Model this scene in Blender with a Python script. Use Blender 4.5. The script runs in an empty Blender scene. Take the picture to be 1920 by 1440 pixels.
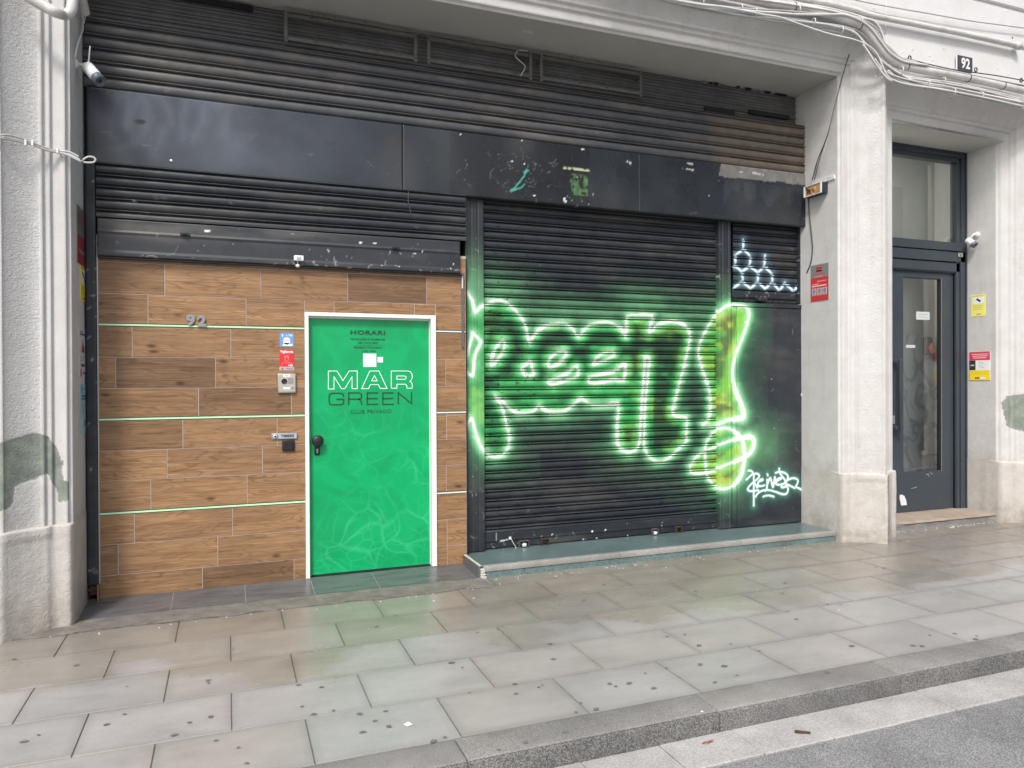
import bpy, bmesh, math, random
import numpy as np
from mathutils import Vector, Matrix
R = math.radians
random.seed(7)
rng = np.random.RandomState(11)
sc = bpy.context.scene

# ------------------------------------------------------------------ camera
FPX = 1380.808                                   # focal length in pixels of a 1920 wide picture
YAW, PITCH, ROLL = R(21.13699), R(-0.30060), R(-0.25576)
CAM = np.array([0.0, -5.9, 1.58])
_F = np.array([math.sin(YAW)*math.cos(PITCH), math.cos(YAW)*math.cos(PITCH), math.sin(PITCH)])
_R = np.array([math.cos(YAW), -math.sin(YAW), 0.0]); _U = np.cross(_R, _F)
_R, _U = math.cos(ROLL)*_R + math.sin(ROLL)*_U, -math.sin(ROLL)*_R + math.cos(ROLL)*_U
cd = bpy.data.cameras.new('camera'); cam = bpy.data.objects.new('camera', cd)
sc.collection.objects.link(cam); sc.camera = cam
cd.sensor_fit = 'HORIZONTAL'; cd.sensor_width = 36; cd.lens = FPX/1920*36
cd.clip_start = 0.05; cd.clip_end = 2000
m = Matrix(((_R[0], _U[0], -_F[0]), (_R[1], _U[1], -_F[1]), (_R[2], _U[2], -_F[2]))).to_4x4()
m.translation = Vector(CAM); cam.matrix_world = m
sc.render.resolution_x = 1024; sc.render.resolution_y = 768

# ------------------------------------------------------------------ light
SUN = Vector((-0.60, -1.0, 1.30)).normalized()   # direction towards the sun
el = math.asin(SUN.z); az = math.atan2(SUN.x, SUN.y)
w = bpy.data.worlds.new('World'); sc.world = w; w.use_nodes = True
nt = w.node_tree; bg = nt.nodes['Background']
sky = nt.nodes.new('ShaderNodeTexSky'); sky.sky_type = 'NISHITA'; sky.sun_disc = False
sky.sun_elevation = el; sky.sun_rotation = az
sky.air_density = 1.0; sky.dust_density = 3.5; sky.ozone_density = 1.0
hs = nt.nodes.new('ShaderNodeHueSaturation'); hs.inputs['Saturation'].default_value = 0.72
nt.links.new(sky.outputs[0], hs.inputs['Color']); nt.links.new(hs.outputs[0], bg.inputs['Color'])
bg.inputs['Strength'].default_value = 0.15
ld = bpy.data.lights.new('sun', 'SUN'); ld.energy = 1.9; ld.angle = R(9); ld.color = (1.0, .975, .94)
lo = bpy.data.objects.new('sun', ld); sc.collection.objects.link(lo)
lo.rotation_euler = SUN.to_track_quat('Z', 'Y').to_euler()
sc.view_settings.view_transform = 'Standard'; sc.view_settings.look = 'None'
sc.view_settings.exposure = 0.46; sc.view_settings.gamma = 1.0

# ------------------------------------------------------------------ measuring: a sight line met with a real plane
def _ray(px, py): return _F + _R*(px-960)/FPX - _U*(py-720)/FPX
def onY(px, py, Y):
    d = _ray(px, py); return CAM + d*((Y-CAM[1])/d[1])
def onZ(px, py, Z=0.0):
    d = _ray(px, py); return CAM + d*((Z-CAM[2])/d[2])
def onX(px, py, X):
    d = _ray(px, py); return CAM + d*((X-CAM[0])/d[0])
def vx(px, Y, py=700): return float(onY(px, py, Y)[0])
def ground_z(Y): return 0.008*(Y+2.78)

# ------------------------------------------------------------------ objects
def link(o): sc.collection.objects.link(o); return o
def tag(o, label=None, cat=None, group=None, kind=None):
    if label: o['label'] = label
    if cat: o['category'] = cat
    if group: o['group'] = group
    if kind: o['kind'] = kind
    return o
def thing(name, label, cat, loc=(0, 0, 0), group=None):
    o = link(bpy.data.objects.new(name, None)); o.location = loc; o.empty_display_size = .05
    return tag(o, label, cat, group)
def adopt(o, parent):
    if parent is not None:
        o.parent = parent; o.matrix_parent_inverse = Matrix.Translation(parent.location).inverted()
    return o
def copy_tree(o, parent=None):
    c = o.copy(); sc.collection.objects.link(c); c.parent = parent
    for ch in o.children: copy_tree(ch, c)
    return c

class MB:
    """collects shapes (world coordinates) that become ONE mesh object"""
    def __init__(s): s.v = []; s.f = []; s.m = []; s.sm = []; s.mats = []
    def mi(s, mat):
        if mat not in s.mats: s.mats.append(mat)
        return s.mats.index(mat)
    def add(s, vs, fs, mat, smooth=False):
        b = len(s.v); s.v += [tuple(map(float, p)) for p in vs]; k = s.mi(mat)
        for f in fs: s.f.append(tuple(b+i for i in f)); s.m.append(k); s.sm.append(smooth)
        return s
    def bm(s, bm_, mat, smooth=False):
        bm_.verts.index_update()
        s.add([v.co for v in bm_.verts], [[v.index for v in f.verts] for f in bm_.faces], mat, smooth); bm_.free()
    def box(s, x0, x1, y0, y1, z0, z1, mat, bev=0.0, seg=1):
        if bev <= 0:
            V = [(x, y, z) for x in (x0, x1) for y in (y0, y1) for z in (z0, z1)]
            return s.add(V, [(0, 1, 3, 2), (4, 6, 7, 5), (0, 4, 5, 1), (2, 3, 7, 6), (0, 2, 6, 4), (1, 5, 7, 3)], mat)
        b = bmesh.new(); bmesh.ops.create_cube(b, size=1)
        for v in b.verts:
            v.co = Vector(((x0+x1)/2+v.co.x*(x1-x0), (y0+y1)/2+v.co.y*(y1-y0), (z0+z1)/2+v.co.z*(z1-z0)))
        bmesh.ops.bevel(b, geom=list(b.edges), offset=bev, segments=seg, affect='EDGES', profile=.5)
        s.bm(b, mat, seg > 1); return s
    def cyl(s, p, q, r, mat, n=20, r2=None, cap=True, smooth=True):
        p = Vector(p); q = Vector(q); r2 = r if r2 is None else r2
        d = (q-p).normalized(); a = d.orthogonal().normalized(); c = d.cross(a)
        V = []; 
        for P, rr in ((p, r), (q, r2)):
            for i in range(n):
                t = 2*math.pi*i/n; V.append(P + (a*math.cos(t)+c*math.sin(t))*rr)
        s.add(V, [(i, (i+1) % n, n+(i+1) % n, n+i) for i in range(n)], mat, smooth)
        if cap: s.add(V, [tuple(reversed(range(n))), tuple(range(n, 2*n))], mat)
        return s
    def lathe(s, p, d, prof, mat, n=24):
        p = Vector(p); d = Vector(d).normalized(); a = d.orthogonal().normalized(); c = d.cross(a); V = []
        for (h, r) in prof:
            for i in range(n):
                t = 2*math.pi*i/n; V.append(p+d*h+(a*math.cos(t)+c*math.sin(t))*max(r, 1e-5))
        F_ = []
        for j in range(len(prof)-1):
            for i in range(n): F_.append((j*n+i, j*n+(i+1) % n, (j+1)*n+(i+1) % n, (j+1)*n+i))
        return s.add(V, F_, mat, True)
    def tube(s, pts, r, mat, n=8, sub=6):
        P = smooth_path(pts, sub); V = []; prev = None
        for i, p in enumerate(P):
            d = (P[min(i+1, len(P)-1)]-P[max(i-1, 0)]).normalized()
            a = d.orthogonal().normalized() if prev is None else (prev-d*prev.dot(d)).normalized()
            prev = a; c = d.cross(a)
            for k in range(n):
                t = 2*math.pi*k/n; V.append(p+(a*math.cos(t)+c*math.sin(t))*r)
        F_ = [(j*n+k, j*n+(k+1) % n, (j+1)*n+(k+1) % n, (j+1)*n+k) for j in range(len(P)-1) for k in range(n)]
        F_ += [tuple(reversed(range(n))), tuple(range((len(P)-1)*n, len(P)*n))]
        return s.add(V, F_, mat, True)
    def build(s, name, parent=None):
        me = bpy.data.meshes.new(name); me.from_pydata(s.v, [], s.f)
        for mt in s.mats: me.materials.append(mt)
        me.polygons.foreach_set('material_index', s.m); me.polygons.foreach_set('use_smooth', s.sm)
        me.update(); o = link(bpy.data.objects.new(name, me)); return adopt(o, parent)

def smooth_path(pts, sub=6):
    P = [Vector(p) for p in pts]
    if len(P) < 3 or sub < 2: return P
    out = []
    for i in range(len(P)-1):
        a = P[max(i-1, 0)]; b = P[i]; c = P[i+1]; d = P[min(i+2, len(P)-1)]
        for k in range(sub):
            t = k/sub
            out.append(.5*((2*b)+(c-a)*t+(2*a-5*b+4*c-d)*t*t+(3*b-a-3*c+d)*t*t*t))
    out.append(P[-1]); return out

def grid_mesh(name, P, mat, paint=None, parent=None, smooth=True, flip=False):
    """P: (rows, cols, 3) array of points; paint: (rows, cols, 4) surface colour of the paint itself"""
    r, c, _ = P.shape
    idx = np.arange(r*c).reshape(r, c)
    q = np.stack([idx[:-1, :-1], idx[:-1, 1:], idx[1:, 1:], idx[1:, :-1]], -1).reshape(-1, 4)
    if flip: q = q[:, ::-1]
    me = bpy.data.meshes.new(name)
    me.vertices.add(r*c); me.vertices.foreach_set('co', P.reshape(-1).astype(np.float32))
    me.loops.add(q.size); me.loops.foreach_set('vertex_index', q.reshape(-1).astype(np.int32))
    me.polygons.add(len(q)); me.polygons.foreach_set('loop_start', np.arange(0, q.size, 4, dtype=np.int32))
    me.polygons.foreach_set('use_smooth', np.full(len(q), smooth))
    me.update(calc_edges=True)
    if paint is not None:
        at = me.color_attributes.new('paint', 'FLOAT_COLOR', 'POINT')
        at.data.foreach_set('color', paint.reshape(-1).astype(np.float32))
    me.materials.append(mat)
    o = link(bpy.data.objects.new(name, me)); return adopt(o, parent)

# ------------------------------------------------------------------ numpy noise
def vnoise(x, z, scale, seed=0, octaves=3):
    out = np.zeros_like(x, dtype=float); amp = 1; tot = 0
    for o in range(octaves):
        g = np.random.RandomState(seed+o*17).rand(64, 64); s = scale*2**o
        u = x*s+31.7*o; v = z*s+11.3*o
        iu = np.floor(u).astype(int); iv = np.floor(v).astype(int); fu = u-iu; fv = v-iv
        fu = fu*fu*(3-2*fu); fv = fv*fv*(3-2*fv)
        a = g[iu % 64, iv % 64]; b = g[(iu+1) % 64, iv % 64]; c = g[iu % 64, (iv+1) % 64]; d = g[(iu+1) % 64, (iv+1) % 64]
        out += amp*((a*(1-fu)+b*fu)*(1-fv)+(c*(1-fu)+d*fu)*fv); tot += amp; amp *= .5
    return out/tot
def sstep(a, b, x):
    t = np.clip((x-a)/(b-a), 0, 1); return t*t*(3-2*t)
def dist_path(X, Z, pts):
    """distance from every point to a polyline, only near it"""
    D = np.full(X.shape, 9.0); A = np.asarray(pts, float)
    for (a, b) in zip(A[:-1], A[1:]):
        m_ = (X > min(a[0], b[0])-.3) & (X < max(a[0], b[0])+.3) & (Z > min(a[1], b[1])-.3) & (Z < max(a[1], b[1])+.3)
        if not m_.any(): continue
        x = X[m_]; z = Z[m_]; d = b-a; L = max(d@d, 1e-9)
        t = np.clip(((x-a[0])*d[0]+(z-a[1])*d[1])/L, 0, 1)
        D[m_] = np.minimum(D[m_], np.hypot(x-a[0]-t*d[0], z-a[1]-t*d[1]))
    return D
def in_poly(X, Z, pts):
    A = np.asarray(pts, float); ins = np.zeros(X.shape, bool); j = len(A)-1
    for i in range(len(A)):
        xi, zi = A[i]; xj, zj = A[j]
        if zi != zj:
            c = ((zi > Z) != (zj > Z)) & (X < (xj-xi)*(Z-zi)/(zj-zi)+xi); ins ^= c
        j = i
    return ins

# ------------------------------------------------------------------ materials
def mat(name, col=(.5, .5, .5), rough=.6, metal=0.0, var=0.0, vscale=6, bump=0.0, bscale=60, spec=.5, stretch=None,
        dirt=None, dirt_amt=0.0, dscale=2.5, rvar=0.0, coat=0.0, attr=False):
    m_ = bpy.data.materials.new(name); m_.use_nodes = True; t = m_.node_tree; N = t.nodes; L = t.links
    b = N['Principled BSDF']; b.inputs['Roughness'].default_value = rough; b.inputs['Metallic'].default_value = metal
    b.inputs['Specular IOR Level'].default_value = spec; b.inputs['Coat Weight'].default_value = coat
    b.inputs['Base Color'].default_value = (*col, 1)
    co = N.new('ShaderNodeTexCoord'); src = co.outputs['Object']
    if stretch:
        mp = N.new('ShaderNodeMapping'); mp.inputs['Scale'].default_value = stretch; L.new(src, mp.inputs[0]); src = mp.outputs[0]
    def noise(s, det=6, ro=.6):
        n = N.new('ShaderNodeTexNoise'); n.inputs['Scale'].default_value = s; n.inputs['Detail'].default_value = det
        n.inputs['Roughness'].default_value = ro; L.new(src, n.inputs['Vector']); return n.outputs['Fac']
    cur = None
    if attr:
        a = N.new('ShaderNodeAttribute'); a.attribute_name = 'paint'; cur = a.outputs['Color']
    if var > 0:
        r = N.new('ShaderNodeMapRange'); r.inputs[3].default_value = 1-var; r.inputs[4].default_value = 1+var
        r.inputs[1].default_value = .3; r.inputs[2].default_value = .7
        L.new(noise(vscale), r.inputs[0])
        mx = N.new('ShaderNodeMix'); mx.data_type = 'RGBA'; mx.blend_type = 'MULTIPLY'; mx.inputs[0].default_value = 1
        mx.inputs[6].default_value = (*col, 1)
        if cur is not None: L.new(cur, mx.inputs[6])
        L.new(r.outputs[0], mx.inputs[7]); cur = mx.outputs[2]
    if dirt:
        r = N.new('ShaderNodeMapRange'); r.inputs[1].default_value = .5; r.inputs[2].default_value = .75
        r.inputs[4].default_value = dirt_amt; L.new(noise(dscale, 8, .65), r.inputs[0])
        mx = N.new('ShaderNodeMix'); mx.data_type = 'RGBA'; L.new(r.outputs[0], mx.inputs[0])
        mx.inputs[6].default_value = (*col, 1); mx.inputs[7].default_value = (*dirt, 1)
        if cur is not None: L.new(cur, mx.inputs[6])
        cur = mx.outputs[2]
    if cur is not None: L.new(cur, b.inputs['Base Color'])
    if rvar > 0:
        r = N.new('ShaderNodeMapRange'); r.inputs[1].default_value = .3; r.inputs[2].default_value = .7
        r.inputs[3].default_value = rough-rvar; r.inputs[4].default_value = rough+rvar
        L.new(noise(vscale*.7+1), r.inputs[0]); L.new(r.outputs[0], b.inputs['Roughness'])
    if bump > 0:
        bp = N.new('ShaderNodeBump'); bp.inputs['Strength'].default_value = 1; bp.inputs['Distance'].default_value = bump
        L.new(noise(bscale, 4), bp.inputs['Height']); L.new(bp.outputs[0], b.inputs['Normal'])
    return m_

def nodes_of(m_): return m_.node_tree.nodes, m_.node_tree.links, m_.node_tree.nodes['Principled BSDF']

M = {}
M['steel'] = mat('dark_painted_steel', attr=True, rough=.42, var=.18, vscale=9, bump=.0006, bscale=40, rvar=.1)
M['panel'] = mat('glossy_dark_panel', attr=True, rough=.30, var=.12, vscale=5, bump=.0008, bscale=3, rvar=.1)
M['steel_plain'] = mat('dark_steel_trim', (.024, .028, .033), .42, var=.25, vscale=12, bump=.0006, bscale=40, rvar=.1, dirt=(.09, .08, .07), dirt_amt=.25)
M['black'] = mat('black_plastic', (.012, .012, .013), .35)
M['dark'] = mat('dark_void', (.012, .012, .012), .9)
M['white_plastic'] = mat('white_plastic', (.72, .72, .71), .4, var=.04, vscale=10)
M['white_frame'] = mat('white_lacquered_frame', (.80, .81, .80), .35, var=.03, vscale=4)
M['silver'] = mat('brushed_aluminium', (.46, .45, .42), .38, metal=.7, var=.06, vscale=20)
M['chrome'] = mat('satin_chrome', (.27, .27, .28), .42, metal=.3)
M['cable'] = mat('grey_cable', (.46, .45, .44), .5, var=.12, vscale=5)
M['cable_light'] = mat('white_painted_cable', (.62, .61, .59), .55, var=.1, vscale=5)
M['cable_dark'] = mat('dark_cable', (.05, .055, .06), .5)
M['conduit'] = mat('painted_conduit', (.58, .565, .54), .55, var=.12, vscale=6, bump=.002, bscale=18, dirt=(.3, .27, .23), dirt_amt=.5, dscale=9)
M['anthracite'] = mat('anthracite_aluminium', (.040, .052, .064), .36, var=.08, vscale=4, rvar=.06)
M['mint'] = mat('mint_light_strip', (.50, .80, .46), .45)
M['pale_strip'] = mat('pale_strip', (.66, .72, .66), .45)
M['grout'] = mat('grout', (.42, .385, .37), .85, var=.1, vscale=30)
M['tan'] = mat('tan_board', (.42, .24, .11), .7, var=.2, vscale=40)
M['rust'] = mat('rusty_steel', (.06, .036, .024), .8, var=.4, vscale=40, bump=.002, bscale=80)

def solid(r, g, b, rough=.45):
    k = 'ink_%d_%d_%d' % (r*255, g*255, b*255)
    if k not in M: M[k] = mat('printed_colour', (r, g, b), rough)
    return M[k]

# stucco with smooth bands, textured bands and peeled patches; 'paint' = (r: peeled, g: texture, b: grime)
def make_stucco(name, base, grime, peel, tex=1.0):
    m_ = bpy.data.materials.new(name); m_.use_nodes = True; N, L, b = nodes_of(m_)
    b.inputs['Roughness'].default_value = .82; b.inputs['Specular IOR Level'].default_value = .3
    at = N.new('ShaderNodeAttribute'); at.attribute_name = 'paint'
    sep = N.new('ShaderNodeSeparateColor'); L.new(at.outputs['Color'], sep.inputs[0])
    co = N.new('ShaderNodeTexCoord')
    def noise(s, d=5, ro=.6, dist=0.0, st=None):
        n = N.new('ShaderNodeTexNoise'); n.inputs['Scale'].default_value = s; n.inputs['Detail'].default_value = d
        n.inputs['Roughness'].default_value = ro; n.inputs['Distortion'].default_value = dist
        if st:
            mp = N.new('ShaderNodeMapping'); mp.inputs['Scale'].default_value = st; L.new(co.outputs['Object'], mp.inputs[0]); L.new(mp.outputs[0], n.inputs[0])
        else: L.new(co.outputs['Object'], n.inputs[0])
        return n.outputs['Fac']
    def mr(v, a, b_, c, d):
        r = N.new('ShaderNodeMapRange'); r.inputs[1].default_value = a; r.inputs[2].default_value = b_; r.inputs[3].default_value = c; r.inputs[4].default_value = d
        L.new(v, r.inputs[0]); return r.outputs[0]
    def mix(f, a, c, mode='MIX'):
        x = N.new('ShaderNodeMix'); x.data_type = 'RGBA'; x.blend_type = mode
        for k, v in ((0, f), (6, a), (7, c)):
            if hasattr(v, 'is_output'): L.new(v, x.inputs[k])
            elif k == 0: x.inputs[0].default_value = v
            else: x.inputs[k].default_value = (*v, 1)
        return x.outputs[2]
    def math_(op, a, c):
        x = N.new('ShaderNodeMath'); x.operation = op
        for k, v in ((0, a), (1, c)):
            if hasattr(v, 'is_output'): L.new(v, x.inputs[k])
            else: x.inputs[k].default_value = v
        return x.outputs[0]
    c = mix(mr(noise(3, 6), .35, .7, 0, .5), base, tuple(v*.90 for v in base))
    c = mix(mr(noise(1.2, 8, .7, 0, (6, 6, .5)), .52, .75, 0, .35), c, grime)                       # rain streaks
    g = math_('MULTIPLY', sep.outputs[2], mr(noise(7, 8, .7), .3, .65, .15, 1.0))
    c = mix(g, c, grime)
    c = mix(mr(noise(60, 3), .68, .74, 0, .5), c, (.25, .23, .2))                                    # specks
    c = mix(sep.outputs[0], c, mix(mr(noise(14, 6), .3, .7, 0, 1), peel, tuple(v*.62 for v in peel)))
    L.new(c, b.inputs['Base Color'])
    wob = noise(26, 3, .55, 1.6, (1, 1, 1.7))
    h = math_('MULTIPLY', wob, mr(sep.outputs[1], 0, 1, .12, 1.0))
    h = math_('ADD', h, math_('MULTIPLY', noise(120, 3), .12))
    h = math_('SUBTRACT', h, math_('MULTIPLY', sep.outputs[0], .45))
    bp = N.new('ShaderNodeBump'); bp.inputs['Distance'].default_value = .0070*tex; bp.inputs['Strength'].default_value = .9
    L.new(h, bp.inputs['Height']); L.new(bp.outputs[0], b.inputs['Normal'])
    return m_
M['stucco'] = make_stucco('grey_white_render', (.625, .62, .61), (.36, .335, .295), (.285, .32, .275))
M['stucco_plinth'] = make_stucco('plinth_render', (.585, .565, .535), (.29, .255, .21), (.27, .305, .26))
M['wall_paint'] = mat('white_painted_stone', (.63, .625, .62), .8, var=.05, vscale=3, bump=.002, bscale=30, dirt=(.42, .4, .38), dirt_amt=.35, dscale=2)
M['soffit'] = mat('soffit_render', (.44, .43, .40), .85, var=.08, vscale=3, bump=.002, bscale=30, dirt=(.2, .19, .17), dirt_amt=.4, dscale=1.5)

# wood-look tiles: 'paint' = (r: tile tone, g,b: grain offsets)
def make_wood():
    m_ = bpy.data.materials.new('wood_look_tile'); m_.use_nodes = True; N, L, b = nodes_of(m_)
    b.inputs['Roughness'].default_value = .5; b.inputs['Specular IOR Level'].default_value = .35
    at = N.new('ShaderNodeAttribute'); at.attribute_name = 'paint'
    sep = N.new('ShaderNodeSeparateColor'); L.new(at.outputs['Color'], sep.inputs[0])
    co = N.new('ShaderNodeTexCoord')
    off = N.new('ShaderNodeCombineXYZ')
    for k, i in ((0, 1), (2, 2)):
        mu = N.new('ShaderNodeMath'); mu.operation = 'MULTIPLY'; mu.inputs[1].default_value = 13; L.new(sep.outputs[i], mu.inputs[0]); L.new(mu.outputs[0], off.inputs[k])
    ad = N.new('ShaderNodeVectorMath'); L.new(co.outputs['Object'], ad.inputs[0]); L.new(off.outputs[0], ad.inputs[1])
    def noise(st, d=5, ro=.6, dist=0.0):
        mp = N.new('ShaderNodeMapping'); mp.inputs['Scale'].default_value = st; L.new(ad.outputs[0], mp.inputs[0])
        n = N.new('ShaderNodeTexNoise'); n.inputs['Scale'].default_value = 1; n.inputs['Detail'].default_value = d
        n.inputs['Roughness'].default_value = ro; n.inputs['Distortion'].default_value = dist; L.new(mp.outputs[0], n.inputs[0]); return n.outputs['Fac']
    def mr(v, a, b_, c, d):
        r = N.new('ShaderNodeMapRange'); r.inputs[1].default_value = a; r.inputs[2].default_value = b_; r.inputs[3].default_value = c; r.inputs[4].default_value = d
        L.new(v, r.inputs[0]); return r.outputs[0]
    def mul(a, c, mode='MULTIPLY', f=1.0):
        x = N.new('ShaderNodeMix'); x.data_type = 'RGBA'; x.blend_type = mode
        for k, v in ((0, f), (6, a), (7, c)):
            if hasattr(v, 'is_output'): L.new(v, x.inputs[k])
            elif k == 0: x.inputs[0].default_value = v
            else: x.inputs[k].default_value = (*v, 1)
        return x.outputs[2]
    # rings: contour lines of a stretched noise
    base = noise((1.3, 1, 6.5), 2, .5)
    sn = N.new('ShaderNodeMath'); sn.operation = 'MULTIPLY'; sn.inputs[1].default_value = 110; L.new(base, sn.inputs[0])
    s2 = N.new('ShaderNodeMath'); s2.operation = 'SINE'; L.new(sn.outputs[0], s2.inputs[0])
    ring = mr(s2.outputs[0], .35, 1.0, 0, 1)
    fine = noise((5, 1, 190), 5, .65)
    c = mul((.300, .175, .088), mul((.215, .120, .056), (.340, .202, .103), 'MIX', mr(noise((1.2, 1, 14), 5, .7), .35, .65, 0, 1)), 'MIX', .85)
    c = mul(c, (.55, .45, .38), 'MULTIPLY', mul((0, 0, 0), ring, 'MIX', mr(noise((3, 1, 10), 3), .38, .66, .06, .74)))
    c = mul(c, mr(fine, .3, .7, .66, 1.26)); c = mul(c, mr(noise((2.0, 1, 70), 4, .7), .35, .7, 1.20, .66)); c = mul(c, mr(noise((1.1, 1, 5), 3, .6), .35, .68, 1.12, .86))
    vo = N.new('ShaderNodeTexVoronoi'); vo.inputs['Scale'].default_value = 1; mp = N.new('ShaderNodeMapping'); mp.inputs['Scale'].default_value = (3.6, 1, 7.5)
    L.new(ad.outputs[0], mp.inputs[0]); L.new(mp.outputs[0], vo.inputs[0])
    c = mul(c, (.30, .23, .18), 'MULTIPLY', mr(vo.outputs['Distance'], .05, .16, .9, 0))            # knots
    c = mul(c, mr(sep.outputs[0], 0, 1, .46, 1.10))
    c = mul(c, mul((1.0, 1.0, 1.10), (1, 1, 1), 'MIX', sep.outputs[0]))
    L.new(c, b.inputs['Base Color'])
    bp = N.new('ShaderNodeBump'); bp.inputs['Distance'].default_value = .0012; L.new(fine, bp.inputs['Height']); L.new(bp.outputs[0], b.inputs['Normal'])
    return m_
M['wood'] = make_wood()

def make_pavement():
    m_ = mat('pavement_slab', rough=.3, spec=.5); N, L, b = nodes_of(m_)
    at = N.new('ShaderNodeAttribute'); at.attribute_name = 'paint'; co = N.new('ShaderNodeTexCoord')
    def noise(st, d=6, ro=.6):
        mp = N.new('ShaderNodeMapping'); mp.inputs['Scale'].default_value = st; L.new(co.outputs['Object'], mp.inputs[0])
        n = N.new('ShaderNodeTexNoise'); n.inputs['Scale'].default_value = 1; n.inputs['Detail'].default_value = d; n.inputs['Roughness'].default_value = ro
        L.new(mp.outputs[0], n.inputs[0]); return n.outputs['Fac']
    def mr(v, a, b_, c, d):
        r = N.new('ShaderNodeMapRange'); r.inputs[1].default_value = a; r.inputs[2].default_value = b_; r.inputs[3].default_value = c; r.inputs[4].default_value = d
        L.new(v, r.inputs[0]); return r.outputs[0]
    def mul(a, c, mode='MULTIPLY', f=1.0):
        x = N.new('ShaderNodeMix'); x.data_type = 'RGBA'; x.blend_type = mode
        for k, v in ((0, f), (6, a), (7, c)):
            if hasattr(v, 'is_output'): L.new(v, x.inputs[k])
            elif k == 0: x.inputs[0].default_value = v
            else: x.inputs[k].default_value = (*v, 1)
        return x.outputs[2]
    c = mul(at.outputs['Color'], mr(noise((2.2, 4, 1), 7, .65), .3, .7, .86, 1.12))
    c = mul(c, mr(noise((150, 150, 1), 3, .7), .3, .7, .88, 1.10))
    c = mul(c, (.55, .52, .48), 'MULTIPLY', mr(noise((1.1, 2.4, 1), 8, .7), .54, .72, 0, .42))
    sp = N.new('ShaderNodeSeparateXYZ'); L.new(co.outputs['Object'], sp.inputs[0])          # damp, grimy zone along the wall with a wandering edge
    wn = N.new('ShaderNodeMath'); wn.operation = 'MULTIPLY_ADD'; wn.inputs[1].default_value = 2.3; L.new(noise((.75, 1.1, 1), 3, .5), wn.inputs[0]); L.new(sp.outputs[1], wn.inputs[2])
    damp = mr(wn.outputs[0], -.66, -.50, 0, 1)
    damp2 = mr(wn.outputs[0], -.30, .9, 0, 1)
    c = mul(c, (.84, .81, .74), 'MULTIPLY', damp); c = mul(c, (.82, .80, .76), 'MULTIPLY', damp2)
    L.new(c, b.inputs['Base Color'])
    rs = N.new('ShaderNodeMath'); rs.operation = 'MULTIPLY_ADD'; rs.inputs[1].default_value = -.14; L.new(damp, rs.inputs[0]); L.new(mr(noise((3, 5, 1), 6), .3, .7, .30, .44), rs.inputs[2]); L.new(rs.outputs[0], b.inputs['Roughness'])
    bp = N.new('ShaderNodeBump'); bp.inputs['Distance'].default_value = .0009; L.new(noise((160, 160, 1), 3), bp.inputs['Height']); L.new(bp.outputs[0], b.inputs['Normal'])
    return m_
M['slab'] = make_pavement()
M['joint'] = mat('joint_mortar', (.19, .183, .17), .9, var=.3, vscale=12, bump=.006, bscale=40)
M['mortar'] = mat('rough_mortar', (.165, .155, .138), .85, var=.25, vscale=9, bump=.012, bscale=22, dirt=(.14, .13, .12), dirt_amt=.6, dscale=6)
M['gum'] = mat('old_gum', (.155, .150, .143), .75, var=.2, vscale=40)
def make_granite(name, c1, c2, c3, rough, scale=140, bump=.0012):
    m_ = mat(name, rough=rough); N, L, b = nodes_of(m_)
    co = N.new('ShaderNodeTexCoord'); n = N.new('ShaderNodeTexNoise'); n.inputs['Scale'].default_value = scale; n.inputs['Detail'].default_value = 2; L.new(co.outputs['Object'], n.inputs[0])
    r = N.new('ShaderNodeValToRGB'); e = r.color_ramp.elements; e[0].position = .40; e[0].color = (*c1, 1); e[1].position = .62; e[1].color = (*c3, 1)
    k = e.new(.5); k.color = (*c2, 1); L.new(n.outputs['Fac'], r.inputs[0])
    n2 = N.new('ShaderNodeTexNoise'); n2.inputs['Scale'].default_value = 2.2; n2.inputs['Detail'].default_value = 8; n2.inputs['Roughness'].default_value = .7; L.new(co.outputs['Object'], n2.inputs[0])
    mr = N.new('ShaderNodeMapRange'); mr.inputs[1].default_value = .35; mr.inputs[2].default_value = .7; mr.inputs[3].default_value = 1.1; mr.inputs[4].default_value = .66; L.new(n2.outputs['Fac'], mr.inputs[0])
    x = N.new('ShaderNodeMix'); x.data_type = 'RGBA'; x.blend_type = 'MULTIPLY'; x.inputs[0].default_value = 1; L.new(r.outputs[0], x.inputs[6]); L.new(mr.outputs[0], x.inputs[7])
    L.new(x.outputs[2], b.inputs['Base Color'])
    bp = N.new('ShaderNodeBump'); bp.inputs['Distance'].default_value = bump; L.new(n.outputs['Fac'], bp.inputs['Height']); L.new(bp.outputs[0], b.inputs['Normal'])
    return m_
M['kerb'] = make_granite('kerb_granite', (.17, .165, .155), (.245, .238, .225), (.33, .32, .305), .7, 260, .003)
M['kerb_face'] = make_granite('rough_kerb_face', (.085, .085, .085), (.15, .148, .145), (.25, .245, .235), .8, 170, .006)
M['gutter'] = make_granite('gutter_slab', (.36, .35, .335), (.42, .41, .395), (.47, .46, .445), .8, 90, .002)
M['asphalt'] = make_granite('asphalt', (.15, .15, .152), (.235, .235, .238), (.35, .35, .352), .85, 150, .006)
M['green_top'] = make_granite('polished_green_stone', (.085, .135, .135), (.12, .175, .175), (.155, .22, .22), .28, 200, .0002)
M['green_riser'] = make_granite('speckled_green_granite', (.08, .135, .13), (.12, .19, .18), (.19, .27, .26), .5, 150, .0006)
M['nosing'] = make_granite('worn_grey_nosing', (.25, .24, .225), (.31, .30, .285), (.37, .36, .34), .6, 150, .0006)
M['slate'] = mat('slate_tile', (.105, .108, .115), .3, var=.28, vscale=3, bump=.0006, bscale=20, stretch=(1, 4, 1), rvar=.08)
M['marble_step'] = mat('worn_cream_stone', (.36, .30, .24), .55, var=.2, vscale=7, bump=.001, bscale=30, dirt=(.25, .17, .11), dirt_amt=.6, dscale=5)
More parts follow.
